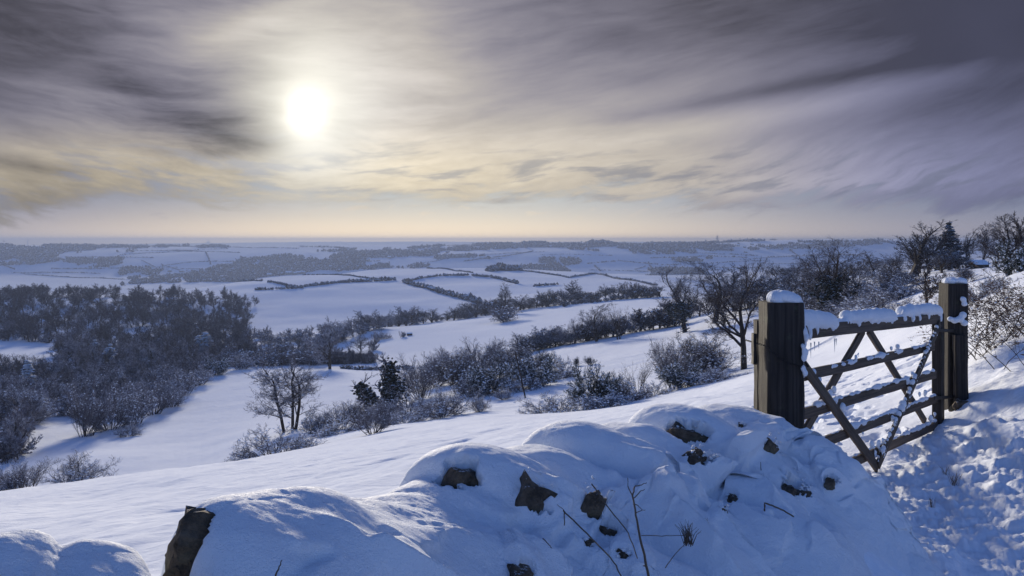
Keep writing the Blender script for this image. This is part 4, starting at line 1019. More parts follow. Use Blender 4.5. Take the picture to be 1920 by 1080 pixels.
make_tree('triple', 21, var(OAK, levels=6, ang=[50, 40, 42, 44, 42], nch=[11, 7, 6, 4, 3], lr=[0.46, 0.6, 0.58, 0.52, 0.5], rr=[0.42, 0.5, 0.55, 0.6, 0.7], wig=[0.07, 0.24, 0.30, 0.32, 0.35, 0.4], rmin=0.009, shr=0.5, start=[0.26, 0.15, 0.15, 0.12, 0.1]), 9, 5.6, nst=3, lean=0.13, tr=0.13, cm=M_FTWIG, snowk=500)
make_tree('round_a', 31, var(OAK, levels=6, nch=[7, 6, 6, 5, 3], ang=[34, 34, 36, 38, 42], wig=[.08, .14, .18, .22, .25, .3], up=[.02, .06, .06, .05, .02, .02]), 12, 2.2, tr=0.22)
make_tree('narrow', 37, var(OAK, ang=[22, 26, 30, 34, 40], up=[.05, .1, .1, .08, .05, .03], nch=[6, 5, 5, 5, 3]), 12, 4.6, tr=0.22, ivy=1.6)
MED = dict(levels=5, nseg=[4, 5, 4, 3, 2], wig=[0.08, 0.22, 0.28, 0.3, 0.35], up=[0.02, 0.05, 0.05, 0.04, 0.02], taper=[0.35, 0.5, 0.55, 0.6, 0.5],
           nch=[8, 7, 7, 6], start=[0.3, 0.2, 0.15, 0.1], ang=[42, 40, 40, 42], lr=[0.9, 0.6, 0.55, 0.5], rr=[0.5, 0.55, 0.6, 0.7], rmin=0.016)
for i in range(5):
    make_tree('med_%d' % i, 50 + i, var(MED, ang=[[36, 46, 40, 30, 52][i], 40, 40, 42]), 10, [3.2, 2.4, 2.8, 3.8, 2.2][i], tr=0.15, cm=M_TWIG)
    make_tree('frost_%d' % i, 60 + i, var(MED, start=[0.1, 0.12, 0.12, 0.1], ang=[[40, 50, 36, 32, 46][i], 42, 42, 42], rmin=0.015), 9, [1.5, 1.1, 1.4, 2.2, 1.2][i], tr=0.12, cm=M_PALE if i in (1, 3) else M_FTWIG)
BUSH = dict(levels=4, nseg=[6, 5, 4, 2], wig=[0.22, 0.3, 0.35, 0.4], up=[-0.01, 0.03, 0.03, 0.02], taper=[0.5, 0.5, 0.5, 0.5], nch=[9, 7, 5], start=[0.15, 0.1, 0.1],
            ang=[38, 42, 45], lr=[0.5, 0.5, 0.5], rr=[0.7, 0.7, 0.7], rmin=0.0075, shr=0.25, minz=-0.5, stemoff=0.25, cont=False)
def make_bush(key, seed, P, nst, L, lean, cm, snowk, tall=1.0, snow_r=0.09, mesh_mat=None):
    rnd = random.Random(seed); segs = []
    for i in range(nst):
        a = rnd.uniform(0, 2 * math.pi); ln = lean * math.sqrt(rnd.random())
        d = norm3((math.cos(a) * ln, math.sin(a) * ln, tall))
        o = rnd.uniform(0, 0.5) * min(1.5, lean)
        grow(rnd, (math.cos(a) * o, math.sin(a) * o, -0.15), d, L * rnd.uniform(0.75, 1.15), 0.035, 0, P, segs)
    R = np.random.RandomState(seed)
    st = [s for s in segs if s[4] == 0]; tw = [s for s in segs if s[4] > 0]
    parts = [('stem_sprays', *seg_mesh(st, 4), M_BARK), ('twigs', *seg_mesh(tw, 3, seed), cm)]
    if snowk:
        t = np.array([s[1] for s in tw]); hi = np.argsort(t[:, 2] + np.hypot(t[:, 0], t[:, 1]) * 0.6 + R.rand(len(t)) * 1.2)[len(t) // 3:]
        idx = hi[R.randint(0, len(hi), snowk)]
        parts.append(('snow_clumps', *lumps(t[idx] + [0, 0, 0.02], snow_r * (0.25 + 0.9 * R.rand(snowk) ** 2), seed + 1, 0.55), M_SNOW))
    finish(key, parts)
make_bush('bush_a', 71, BUSH, 22, 2.0, 1.3, M_FTWIG, 700)
make_bush('bush_b', 72, BUSH, 26, 2.0, 1.9, M_FTWIG, 900, 0.8)
make_bush('bush_c', 73, BUSH, 24, 2.4, 0.8, M_TWIG, 450)
make_bush('bush_d', 74, var(BUSH, ang=[30, 34, 40], nch=[10, 7, 5]), 20, 2.6, 1.0, M_FTWIG, 300)
make_bush('bush_dark', 75, var(BUSH, nch=[10, 8, 6], rmin=0.012), 26, 1.9, 1.1, M_EVER, 1100, 1.0, 0.10)
make_bush('bush_low', 76, var(BUSH, up=[-0.06, 0, 0.02, 0.02]), 30, 1.8, 2.6, M_FTWIG, 1300, 0.7, 0.10)
make_bush('bush_pale', 77, BUSH, 22, 2.0, 1.2, M_PALE, 500)
make_bush('sapling', 78, var(BUSH, nch=[6, 4, 3], ang=[24, 28, 30], up=[.05, .06, .05, .05]), 9, 3.0, 0.5, M_TWIG, 60)
FARB = dict(levels=3, nseg=[4, 3, 2], wig=[.25, .3, .4], up=[0, .03, .02], taper=[.5, .5, .5], nch=[9, 8], start=[.1, .1], ang=[42, 48], lr=[.5, .5], rr=[.7, .7], rmin=0.03, shr=0.25, minz=-.5, stemoff=.25, cont=False)
for i in range(3): make_bush('farbush_%d' % i, 80 + i, FARB, 20, 2.2, [1.2, 1.7, 1.0][i], [M_FTWIG, M_FTWIG, M_TWIG][i], 120, 1.0, 0.16)
# woodland trees: close, rounded crowns that overlap
WOOD = dict(levels=5, nseg=[4, 4, 3, 3, 1], wig=[.08, .2, .25, .3, .4], up=[.02, .07, .06, .04, .02], taper=[.3, .5, .5, .5, .5], nch=[9, 7, 6, 5], start=[.3, .2, .15, .1], ang=[40, 38, 42, 45], lr=[.8, .58, .52, .5], rr=[.55, .6, .65, .7], rmin=0.023)
for i in range(4):
    make_tree('wood_%d' % i, 90 + i, var(WOOD, ang=[[40, 50, 34, 44][i], 38, 42, 45]), 10, [3.4, 2.6, 4.0, 3.0][i], tr=0.13, cm=[M_FTWIG, M_WOODT, M_WOODT, M_WOODT][i], trunk_lev=1)
def make_conifer(key, seed, H=10.0, wd=2.2, layers=26, mat=None, snowk=300):
    R = np.random.RandomState(seed); segs = []; segs.append(((0, 0, -0.5), (0, 0, H * 0.5), 0.16, 0.09, 0)); segs.append(((0, 0, H * 0.5), (0, 0, H), 0.09, 0.02, 0))
    cen = []; rad = []; sn = []
    for i in range(layers):
        f = (i + 0.5) / layers; z = H * (0.08 + 0.92 * f) + R.uniform(-.15, .15); rr = wd * (1 - f) ** 0.8 * (0.8 + 0.4 * R.rand()) + 0.1
        nb = int(5 + 9 * (1 - f))
        for k in range(nb):
            a = R.rand() * 6.28; l = rr * (0.7 + 0.45 * R.rand())
            zz = z; z = zz + R.uniform(-.25, .25); tip = (math.cos(a) * l, math.sin(a) * l, z - l * 0.32); segs.append(((0, 0, z), tip, 0.03, 0.012, 1))
            for q in range(5):
                t = 0.25 + 0.75 * (q + R.rand()) / 5
                c = (tip[0] * t + R.randn() * 0.10, tip[1] * t + R.randn() * 0.10, z + (tip[2] - z) * t - 0.05 * R.rand()); cen.append(c); rad.append(0.16 + 0.20 * R.rand() * (1 - 0.4 * t))
    cen = np.array(cen); rad = np.array(rad); idx = R.randint(0, len(cen), snowk)
    finish(key, [('trunk', *seg_mesh([s for s in segs if s[4] == 0], 6), M_BARK), ('branches', *seg_mesh([s for s in segs if s[4] == 1], 3), M_BARK),
                 ('needles', *lumps(cen, rad, seed, 0.75), mat or M_EVER), ('snow_clumps', *lumps(cen[idx] + [0, 0, 0.12], rad[idx] * 0.75, seed + 3, 0.4), M_SNOW)])
make_conifer('conifer_a', 101); make_conifer('conifer_b', 102, 10, 1.6, 28); make_conifer('conifer_bare', 103, 10, 2.0, 34, M_IVY, 12)
# ivy-choked stump tree: dark column with a leaning second stem
def make_ivy_tree():
    rnd = random.Random(5); R = np.random.RandomState(5); segs = []
    P = var(MED, levels=4, rmin=0.016, nch=[9, 5, 4], ang=[62, 45, 42], lr=[0.38, 0.55, 0.5], start=[0.1, 0.2, 0.15], cont=False)
    grow(rnd, (0, 0, -0.4), norm3((0.03, 0, 1)), 5.2, 0.26, 0, P, segs)
    grow(rnd, (0, 0, 0.2), norm3((-1.0, 0.1, 0.9)), 3.2, 0.2, 0, var(P, nch=[8, 5, 4], up=[.12, .05, .05, .04, .02], lr=[0.6, .55, .5]), segs)
    tk = [s for s in segs if s[4] == 0]; cr = [s for s in segs if s[4] >= 1]
    cc = []; rr = []
    for i in range(2600):
        s = tk[R.randint(len(tk))]; f = R.rand(); p = np.array(s[0]) * (1 - f) + np.array(s[1]) * f
        w = 0.62 * (1 - 0.10 * max(p[2], 0)) if abs(p[0]) < 0.7 else 0.36
        cc.append(p + R.randn(3) * [w * 0.6, w * 0.6, 0.28]); rr.append(0.07 + 0.12 * R.rand())
    for i in range(500):
        cc.append(np.array([0.9, 0, 2.4]) + R.randn(3) * [0.35, 0.3, 0.45]); rr.append(0.07 + 0.10 * R.rand())
    cc = np.array(cc); rr = np.array(rr); idx = R.randint(0, len(cc), 260)
    finish('ivy_tree', [('trunk', *seg_mesh(tk, 6), M_BARK), ('crown', *seg_mesh(cr, 3, 1), M_FTWIG), ('ivy', *lumps(cc, rr, 6, 0.9), M_IVY), ('snow_clumps', *lumps(cc[idx] + [0, 0, .1], rr[idx] * 0.6, 7, .5), M_SNOW)])
make_ivy_tree()

CNT = {}
def plant(kind, proto, u, row, h, w=None, dr=(50, 120), label=None, cat='tree', group=None, rz=None, last=False, dep=None, hm=None, merge=False):
    """stand a copy of a prototype on the ground; h (and w) in photo pixels at that distance, or hm in metres"""
    if dep is None: x, y, z = at(u, row, dr[0], dr[1], last)
    else: x, y = rc(u, dep); z = gz(x, y)
    H = hm if hm is not None else h * y / F
    pr = PROTO[proto]
    sx = H if w is None else (w * y / F) / pr['w'] * 1.22
    rnd = random.Random(int(u * 31 + y * 7))
    o = empty(kind, (x, y, z - 0.02 * H), rnd.uniform(0, 6.28) if rz is None else rz, (sx, sx, H))
    for n, me in pr['parts']:
        c = bpy.data.objects.new(n, me); COL.objects.link(c); c.parent = o
    tagp(o, label, cat, group)
    CNT[kind] = CNT.get(kind, 0) + 1
    return o
# ------------------------------------------------------------------ named trees and bushes of the middle distance
T = plant
T('bare_tree', 'triple', 543, 808, 150, 104, (90, 110), 'bare spreading tree with three trunks standing alone above the lower field hedge', rz=0.4)
T('ivy_clad_tree', 'ivy_tree', 722, 778, 122, 84, (88, 115), 'black ivy smothered tree shaped like a pointed pillar with a leaning side stem', rz=0.0)
T('bare_tree', 'oak_a', 1396, 692, 208, 190, (80, 100), 'large dark bare tree with clear trunk standing just left of the near gate post', rz=2.0)
T('ivy_clad_tree', 'narrow', 1285, 623, 128, 92, (150, 200), 'upright bare tree with ivied trunk and twiggy top, left of the big dark tree')
T('bare_tree', 'oak_b', 1338, 606, 118, 120, (180, 240), 'dark twiggy bare tree behind the big tree beside the gate post', rz=1.0)
T('bare_tree', 'med_1', 1375, 590, 88, 100, (200, 260), 'smaller bare tree half hidden behind the crown of the gate post tree')
T('ivy_clad_tree', 'oak_ivy', 1568, 606, 158, 140, (80, 125), 'large tangled bare tree with ivy on its limbs, seen above the gate', rz=0.7)
T('bare_tree', 'round_a', 1712, 520, 106, 112, (120, 190), 'tall rounded bare tree on the skyline left of the dark conifer')
T('conifer', 'conifer_bare', 1779, 512, 92, 42, (150, 200), 'dark pointed conifer on the right skyline between bare trees', 'conifer')
T('bare_tree', 'med_2', 1742, 518, 70, 60, (150, 200), 'bare tree filling the gap between the rounded skyline tree and the conifer')
T('bare_tree', 'med_0', 1815, 512, 76, 62, (150, 200), 'bare skyline tree just right of the dark conifer')
T('bare_tree', 'med_3', 1840, 510, 80, 54, (160, 210), 'thin topped bare skyline tree above the small snowy shed')
T('bare_tree', 'oak_b', 1893, 530, 116, 90, (60, 110), 'bare tree at the right edge with its twigs against the sky', rz=2.2)
T('evergreen_bush', 'bush_dark', 1903, 534, 66, 66, (45, 100), 'black evergreen bush under the bare tree at the right edge', 'bush')
T('bare_tree', 'med_4', 1930, 530, 108, 90, (60, 110), 'bare tree partly cut off at the right edge of the skyline')
T('bare_tree', 'med_1', 1736, 592, 86, 66, (45, 90), 'small crooked bare tree just above the left side of the far gate post')
T('frosted_bush', 'bush_a', 1655, 598, 66, 130, (55, 100), 'wide rimed bush above the middle of the gate', 'bush')
T('frosted_bush', 'bush_d', 1612, 606, 50, 90, (60, 110), 'rimed thicket at the foot of the ivy tree above the gate', 'bush')
T('frosted_bush', 'bush_c', 1528, 610, 58, 66, (60, 110), 'dark twiggy bush just right of the near gate post cap', 'bush')
T('frosted_bush', 'bush_b', 1500, 596, 40, 70, (80, 140), 'low dark bush behind the near gate post cap', 'bush')
T('frosted_bush', 'bush_a', 1690, 560, 46, 90, (70, 130), 'rimed bush under the rounded skyline tree', 'bush')
T('frosted_bush', 'bush_low', 1838, 560, 34, 74, (18, 50), 'dark arching bush behind the far gate post', 'bush')
T('frosted_bush', 'bush_low', 1872, 540, 26, 60, (18, 60), 'low dark scrub on the slope right of the far gate post', 'bush')
T('frosted_bush', 'bush_b', 1710, 606, 22, 44, (30, 70), 'small brown bush in the snow gap left of the far gate post', 'bush')
for i, (u, row, h, w, lb) in enumerate(((1448, 536, 44, 60, 'dark round tree right of the big tree crown'), (1492, 530, 40, 56, 'dark round tree on the brow left of the ivy tree'), (1470, 540, 30, 60, 'low dark bush on the bright brow'), (1520, 520, 26, 50, 'dim bush on the brow behind the ivy tree'),
    (1640, 516, 44, 60, 'dark bushy tree between the ivy tree and the rounded skyline tree'), (1662, 512, 36, 56, 'dark low tree at the foot of the rounded skyline tree'), (1765, 512, 40, 50, 'dark low growth under the conifer'), (1800, 513, 42, 60, 'dark low growth right of the conifer'), (1690, 512, 40, 60, 'dark undergrowth beneath the rounded skyline tree'), (1725, 512, 38, 60, 'dark undergrowth between rounded tree and conifer'), (1865, 500, 44, 60, 'dark bushy tree behind the shed'))):
    T('bare_tree', 'med_%d' % (i % 5), u, row, h, w, (140, 300), lb, group='dark trees along the right hand ridge')
RG = [(1455, 566, 50, 'bush_c'), (1480, 556, 54, 'med_1'), (1512, 572, 60, 'bush_c'), (1545, 560, 60, 'med_3'), (1590, 574, 64, 'bush_d'), (1612, 548, 66, 'med_0'), (1632, 580, 56, 'bush_a'), (1648, 546, 54, 'med_2'), (1668, 566, 50, 'bush_c'), (1676, 538, 50, 'med_4'), (1690, 540, 44, 'bush_c'), (1536, 598, 56, 'bush_c'), (1566, 604, 50, 'bush_c'), (1600, 606, 46, 'bush_a'), (1812, 530, 34, 'bush_c')]
for i, (u, row, h, pr) in enumerate(RG):
    T('thicket_bush' if pr.startswith('bush') else 'thicket_tree', pr, u, row, h, h * 1.5, (70, 240), ('%s dark twiggy bush' if pr.startswith('bush') else '%s dark low tree') % ('small' if h < 50 else 'larger') + ' in the thicket over the gate, ' + ('just right of the near post' if u < 1520 else 'by the ivy clad tree' if u < 1600 else 'over the gate middle' if u < 1670 else 'below the skyline trees' if u < 1740 else 'by the far post'), 'bush' if pr.startswith('bush') else 'tree', 'bushes of the thicket over the gate' if pr.startswith('bush') else 'trees of the thicket over the gate')
# bushes beyond the brow, each placed where it stands in the photograph
B = [('bush_b', 512, 860, 58, 140, (58, 80), 'broad snow speckled bush on the brow below the three trunked tree'),
 ('bush_a', 436, 866, 30, 30, (55, 75), 'small rimed bush left of the broad speckled bush'),
 ('bush_a', 588, 812, 46, 60, (80, 105), 'rimed bush at the right foot of the three trunked tree'),
 ('bush_d', 626, 806, 46, 74, (80, 105), 'rounded rimed bush right of the three trunked tree'),
 ('bush_d', 700, 828, 66, 92, (60, 85), 'spiky snow laced bush on the brow below the ivy pillar tree'),
 ('bush_c', 668, 800, 56, 60, (85, 110), 'grey twiggy bush between the three trunked tree and the ivy pillar tree'),
 ('bush_c', 712, 790, 40, 80, (95, 120), 'dark purple brown bush at the foot of the ivy pillar tree'),
 ('bush_low', 757, 798, 26, 70, (85, 110), 'low white clumped bush right of the spiky bush'),
 ('bush_a', 770, 780, 58, 80, (100, 130), 'rimed bush right of the ivy pillar tree'),
 ('bush_a', 832, 782, 66, 100, (88, 120), 'large rounded bush with white netting of snow in the middle of the slope'),
 ('bush_d', 790, 748, 84, 90, (120, 150), 'tall grey thicket behind the large rounded bush'),
 ('bush_c', 862, 738, 84, 100, (125, 165), 'tall brown grey thicket topped with bare twigs'),
 ('bush_a', 898, 772, 46, 42, (85, 115), 'small upright rimed bush alone right of the large rounded bush'),
 ('bush_b', 880, 745, 40, 70, (110, 140), 'snowy bush under the brown grey thicket'),
 ('bush_pale', 944, 749, 24, 34, (90, 125), 'little round white bush left of the leaning pole'),
 ('bush_dark', 918, 740, 62, 76, (110, 145), 'dark bush behind the little white bush'),
 ('bush_d', 905, 712, 78, 92, (150, 190), 'grey thicket rising behind the dark bush'),
 ('bush_c', 950, 716, 66, 84, (140, 180), 'brown thicket left of the pole top'),
 ('bush_dark', 1006, 724, 62, 84, (110, 150), 'dark rounded bush immediately right of the leaning pole'),
 ('bush_low', 1044, 710, 42, 66, (120, 160), 'snow clumped bush at the right end of the thicket'),
 ('bush_low', 1034, 782, 38, 112, (60, 90), 'wide low bush crusted with snow on the brow'),
 ('bush_dark', 1108, 770, 86, 88, (66, 92), 'black holly bush speckled white on the brow'),
 ('bush_low', 1172, 758, 46, 90, (66, 95), 'snow clumped bramble right of the black holly'),
 ('bush_d', 1152, 762, 60, 60, (70, 95), 'brown twiggy bush between the black holly and the bramble'),
 ('sapling', 1198, 742, 78, 56, (75, 105), 'thin bare sapling thicket right of the black holly'),
 ('bush_d', 1262, 730, 96, 92, (72, 100), 'tall twiggy dark bush left of the big tree by the gate'),
 ('bush_dark', 1283, 734, 54, 74, (70, 95), 'snow capped dark holly under the tall twiggy bush'),
 ('bush_c', 1325, 716, 84, 110, (75, 105), 'dense dark thorn bush at the left foot of the big tree'),
 ('bush_low', 1345, 730, 28, 100, (68, 90), 'low snowy scrub below the big tree'),
 ('bush_low', 1226, 748, 26, 80, (68, 90), 'low snowy scrub on the brow under the sapling thicket'),
 ('bush_c', 1082, 686, 18, 16, (120, 170), 'tiny round bush in the snow strip, the left one of two'),
 ('bush_c', 1105, 684, 18, 18, (120, 170), 'tiny round bush in the snow strip, the right one of two'),
 ('bush_c', 815, 726, 66, 84, (140, 180), 'grey thicket at the left shoulder of the mid slope bushes'),
 ('bush_d', 845, 700, 50, 70, (170, 215), 'dim thicket peeping over the left mid slope bushes'),
 ('bush_c', 930, 690, 52, 80, (175, 220), 'dim thicket peeping over the middle of the mid slope bushes'),
 ('bush_c', 978, 700, 60, 76, (150, 190), 'brown thicket just behind the pole'),
 ('bush_c', 1020, 700, 50, 60, (140, 180), 'brown thicket behind the dark rounded bush by the pole'),
 ('bush_low', 985, 732, 34, 80, (100, 135), 'white clumped scrub at the foot of the leaning pole'),
 ('bush_pale', 812, 778, 34, 60, (95, 125), 'white crusted bush tucked against the large rounded bush'),
 ('bush_low', 640, 812, 30, 90, (75, 100), 'low white crusted scrub between the three trunked tree and the spiky bush'),
 ('bush_c', 1300, 706, 90, 96, (85, 115), 'tall dim thorn thicket behind the tall twiggy bush'),
 ('bush_low', 1135, 776, 30, 110, (62, 82), 'low snowy bramble skirting the black holly'),
 ('bush_a', 150, 902, 58, 120, (42, 60), 'dark snow laced bush on the brow at lower left'),
 ('sapling', 122, 904, 74, 56, (44, 60), 'bare upright shoots rising from the dark bush at lower left'),
 ('bush_d', 46, 918, 60, 90, (42, 60), 'grey twiggy bush at the left edge of the brow'),
 ('bush_a', 0, 925, 70, 70, (42, 60), 'twiggy bush cut by the left edge of the picture')]
for p, u, row, h, w, dr, lb in B:
    T('frosted_bush', p, u, row, h, w, dr, lb, 'bush', 'bushes beyond the brow of the near field')
# trees and bushes round the lower left field
C = [('bush_d', 162, 818, 98, 84, 'tall dark rimed bush leaning over the lower left field'), ('bush_a', 205, 806, 92, 80, 'tall rimed bush second along the lower left field edge'), ('bush_a', 240, 818, 30, 40, 'small round white bush at the tip of the lower left field trees'),
 ('bush_pale', 250, 795, 84, 76, 'rimed bush above the small round white bush'), ('bush_d', 290, 776, 66, 76, 'rimed bush leaning over the bright field edge'), ('bush_pale', 322, 762, 44, 56, 'snow clumped bush at the bright field edge'), ('bush_pale', 342, 742, 56, 60, 'low rimed bush at the bright field edge'),
 ('bush_dark', 405, 702, 34, 44, 'dark snowy bush at the top corner of the bright field'), ('bush_pale', 452, 692, 34, 50, 'white crusted bush behind the bright field'), ('bush_pale', 375, 722, 40, 50, 'white crusted bush left of the top corner of the bright field')]
for p, u, row, h, w, lb in C:
    T('frosted_bush' if p.startswith('bush') else 'frosted_tree', p, u, row, h, w, (110, 290), lb, 'bush' if p.startswith('bush') else 'tree', 'trees and bushes edging the lower left field')
T('bare_tree', 'frost_3', 617, 692, 92, 92, (255, 300), 'round crowned rimed tree with a clear dark trunk behind the bright field')
T('bare_tree', 'med_3', 676, 668, 44, 44, (280, 330), 'small rimed tree at the tip of the central snow slope')
T('conifer', 'conifer_b', 385, 668, 46, 30, (300, 400), 'narrow dark conifer, the taller of the pair in the wood', 'conifer')
T('conifer', 'conifer_b', 372, 668, 40, 24, (300, 400), 'narrow dark conifer, the shorter of the pair in the wood', 'conifer')
T('conifer', 'conifer_a', 206, 690, 46, 34, (250, 330), 'snow laden conifer in the lower wood, the broader one', 'conifer')
T('conifer', 'conifer_a', 178, 672, 36, 28, (250, 330), 'snow laden conifer in the lower wood, the smaller upper one', 'conifer')
T('conifer', 'conifer_b', 52, 740, 66, 30, (160, 230), 'dark snowy conifer in the grey trees at the left edge', 'conifer')
T('conifer', 'conifer_a', 326, 556, 24, 18, (560, 720), 'black conifer on the upper edge of the wood', 'conifer')
rnd = random.Random(42)
# wood and thickets: individual trees, closely set
def scatter(n, ur, dr, protos, hm, label, group, kind='frosted_tree', ok=None, mind=5.0, cat='tree', dpow=1.0, widen=1.0):
    pts = []; tries = 0
    while len(pts) < n and tries < n * 40:
        tries += 1
        u = rnd.uniform(*ur); d = dr[0] + (dr[1] - dr[0]) * rnd.random() ** dpow
        if ok and not ok(u, d): continue
        x, y = rc(u, d)
        if any((x - a) ** 2 + (y - b) ** 2 < mind * mind for a, b in pts): continue
        pts.append((x, y)); H = rnd.uniform(*hm)
        pr = rnd.choice(protos); fh = (H - hm[0]) / (hm[1] - hm[0])
        sz = 'tallest' if fh > 0.8 else 'tall' if fh > 0.55 else 'middling' if fh > 0.25 else 'low'
        tone = 'dark' if pr in ('wood_1', 'wood_3') else 'rimed'
        if ur[1] < 200: where = 'near the picture edge' if u < 30 else 'toward the bright field'
        elif ur[1] < 500: where = 'at the left edge' if u < 60 else 'left of the broad snowy conifers' if u < 200 else 'between the conifer groups' if u < 360 else 'right of the twin dark conifers'
        else: where = 'left of the round crowned tree' if u < 600 else 'right of the round crowned tree'
        o = T(kind, pr, u, 0, 0, None, label='%s %s %s, %s' % (sz, tone, label, where), cat=cat, group=group, dep=d, hm=H)
        wf = widen * rnd.uniform(0.9, 1.2); o.scale = (o.scale[0] * wf, o.scale[1] * wf, o.scale[2])
def edgeC(u, d):      # inside the bright field C?
    return False
wood_ok = lambda u, d: not (u < 112 and 285 < d < 392)
scatter(290, (-70, 464), (385, 665), ['wood_0', 'wood_1', 'wood_2', 'wood_3', 'wood_1'], (8.5, 11.5), 'tree in the far belt of the wood', 'trees of the far wood belt', mind=4.2, widen=1.25, kind='wood_tree', ok=wood_ok)
scatter(12, (285, 478), (640, 700), ['wood_1', 'wood_3'], (8, 12), 'tree on the upper wood edge', 'trees on the upper wood edge', mind=7)
scatter(170, (-60, 475), (285, 400), ['wood_0', 'wood_2', 'wood_0', 'wood_1', 'frost_0', 'frost_1'], (6.5, 9.5), 'tree in the middle of the wood', 'trees in the middle of the wood', ok=wood_ok, mind=3.6, kind='rimed_tree')
scatter(24, (-90, 120), (235, 290), ['wood_0', 'wood_2', 'frost_4'], (5.0, 6.5), 'tree under the snowy clearing', 'trees beneath the small clearing', mind=6)
scatter(90, (-90, 118), (120, 232), ['frost_0', 'frost_1', 'frost_3', 'frost_4', 'bush_pale', 'frost_1'], (4.8, 7.5), 'tree in the lower left thicket', 'rimed trees at the left edge', ok=lambda u, d: u < 120 - (232 - d) * 0.75, mind=3.2)
scatter(115, (110, 400), (175, 285), ['frost_0', 'frost_1', 'bush_pale', 'frost_3', 'frost_4', 'wood_0', 'frost_1'], (4.2, 7.0), 'tree on the near side of the wood', 'rimed trees on the near side of the wood', ok=lambda u, d: u < 215 + (d - 150) * 1.9, mind=3.2)
scatter(50, (410, 700), (272, 335), ['frost_0', 'frost_1', 'frost_2', 'farbush_0', 'farbush_1', 'frost_4'], (4, 7), 'tree behind the bright lower field', 'rimed trees behind the bright lower field', mind=4.0, ok=lambda u, d: u < 480 + 230 * (335 - d) / 55 or rnd.random() < 0.15)
scatter(26, (455, 700), (335, 470), ['frost_0', 'wood_0', 'farbush_0', 'farbush_1', 'frost_1'], (4, 8), 'tree in the dip before the hedgerow', 'rimed trees in the dip', mind=6.5, ok=lambda u, d: u < 560 + (d - 335) * 1.0)
# brushwood under the trees: one tangle nobody could count
def brush(label, regs, n, hr, seed):
    R = np.random.RandomState(seed); X_, Y_ = [], []
    for (u0, u1, d0, d1, ok) in regs:
        u = R.uniform(u0, u1, n); d = R.uniform(d0, d1, n); k = ok(u, d); X_.append(((u - 960) / F * d)[k]); Y_.append(d[k])
    x = np.concatenate(X_); y = np.concatenate(Y_); z = ground_h(x, y); h = R.uniform(hr[0], hr[1], len(x))
    base = np.array([x.mean(), y.mean(), z.mean()])
    S0, S1 = [], []
    P0 = np.stack([x, y, z - 0.1], -1) - base
    Vs, Fs, off = [], [], 0
    for k in range(9):      # each brush: nine spreading rods, each ending in a spray
        a = R.rand(len(x)) * 6.28; l = h * (0.7 + 0.5 * R.rand(len(x))); t = np.stack([np.cos(a) * l * .55, np.sin(a) * l * .55, l], -1)
        st = P0 + R.randn(len(x), 3) * [.5, .5, 0]
        segs = [(p, q, .05, .03, 0) for p, q in zip(st, st + t)]
        V, Fc = seg_mesh(segs, 3, k); Vs.append(V); Fs.append(Fc + off); off += len(V)
        for j in range(3):
            f = 0.45 + 0.5 * R.rand(len(x)); b0 = st + t * f[:, None]; a2 = R.rand(len(x)) * 6.28; e = np.stack([np.cos(a2) * h * .35, np.sin(a2) * h * .35, h * .25], -1)
            V, Fc = seg_mesh([(p, q, .035, .025, 0) for p, q in zip(b0, b0 + e)], 3, k * 7 + j); Vs.append(V); Fs.append(Fc + off); off += len(V)
    o = mesh_obj('undergrowth', np.concatenate(Vs), np.concatenate(Fs), M_WOODT, None, False, base); tagp(o, label, 'undergrowth', kind='stuff')
brush('rimed brushwood filling the floor of the left hand wood', [(-90, 470, 290, 660, lambda u, d: ~((u < 118) & (d > 318) & (d < 392))), (110, 430, 175, 290, lambda u, d: u < 190 + (d - 150) * 1.95), (-90, 122, 118, 290, lambda u, d: u < 112 - (232 - d).clip(0) * 0.75), (410, 700, 275, 330, lambda u, d: u < 500 + 230 * (335 - d) / 55)], 2300, (1.4, 3.0), 5)
# hedgerow climbing from the dip to the right, trees one by one
def hedgerow(pts, dr, step, hpx, protos, label, group, jit=3, kind='hedgerow_tree', last=True, cat='tree'):
    L = 0; cum = [0]
    for a, b in zip(pts[:-1], pts[1:]): cum.append(cum[-1] + abs(b[0] - a[0]))
    t = 0
    while t <= cum[-1]:
        u = np.interp(t, cum, [p[0] for p in pts]) + rnd.uniform(-jit, jit); row = np.interp(t, cum, [p[1] for p in pts]) + rnd.uniform(-1, 1)
        h = rnd.uniform(*hpx)
        fh = (h - hpx[0]) / (hpx[1] - hpx[0]); ft = t / cum[-1]; pr = rnd.choice(protos)
        lb = '%s %s %s' % ('tallest' if fh > .8 else 'tall' if fh > .55 else 'middling' if fh > .25 else 'small', label, ', its left end' if ft < .2 else ', left of its middle' if ft < .45 else ', about its middle' if ft < .6 else ', right of its middle' if ft < .8 else ', its right end')
        T(kind, pr, u, row, h, h * rnd.uniform(0.9, 1.5), dr, lb.replace(' ,', ','), cat, group, last=False)
        t += step * rnd.uniform(0.7, 1.3)
hedgerow([(560, 660), (640, 640), (700, 616), (800, 606), (900, 594)], (380, 560), 12, (20, 38), ['frost_0', 'frost_2', 'med_1', 'med_2', 'farbush_0', 'frost_3'], 'rimed tree of the hedgerow below the big smooth field', 'hedgerow trees below the big smooth field')
hedgerow([(900, 592), (1000, 578), (1120, 564), (1240, 556)], (480, 640), 10, (16, 32), ['med_0', 'med_1', 'med_2', 'med_4', 'farbush_2'], 'dark tree of the hedgerow crossing towards the ivy tree', 'hedgerow trees towards the ivy tree')
hedgerow([(690, 614), (800, 604), (900, 590), (1000, 577), (1240, 555)], (400, 640), 9, (7, 12), ['farbush_0', 'farbush_2'], 'low hedge bush filling the long hedgerow', 'low hedge bushes', kind='hedge_bush', cat='bush')
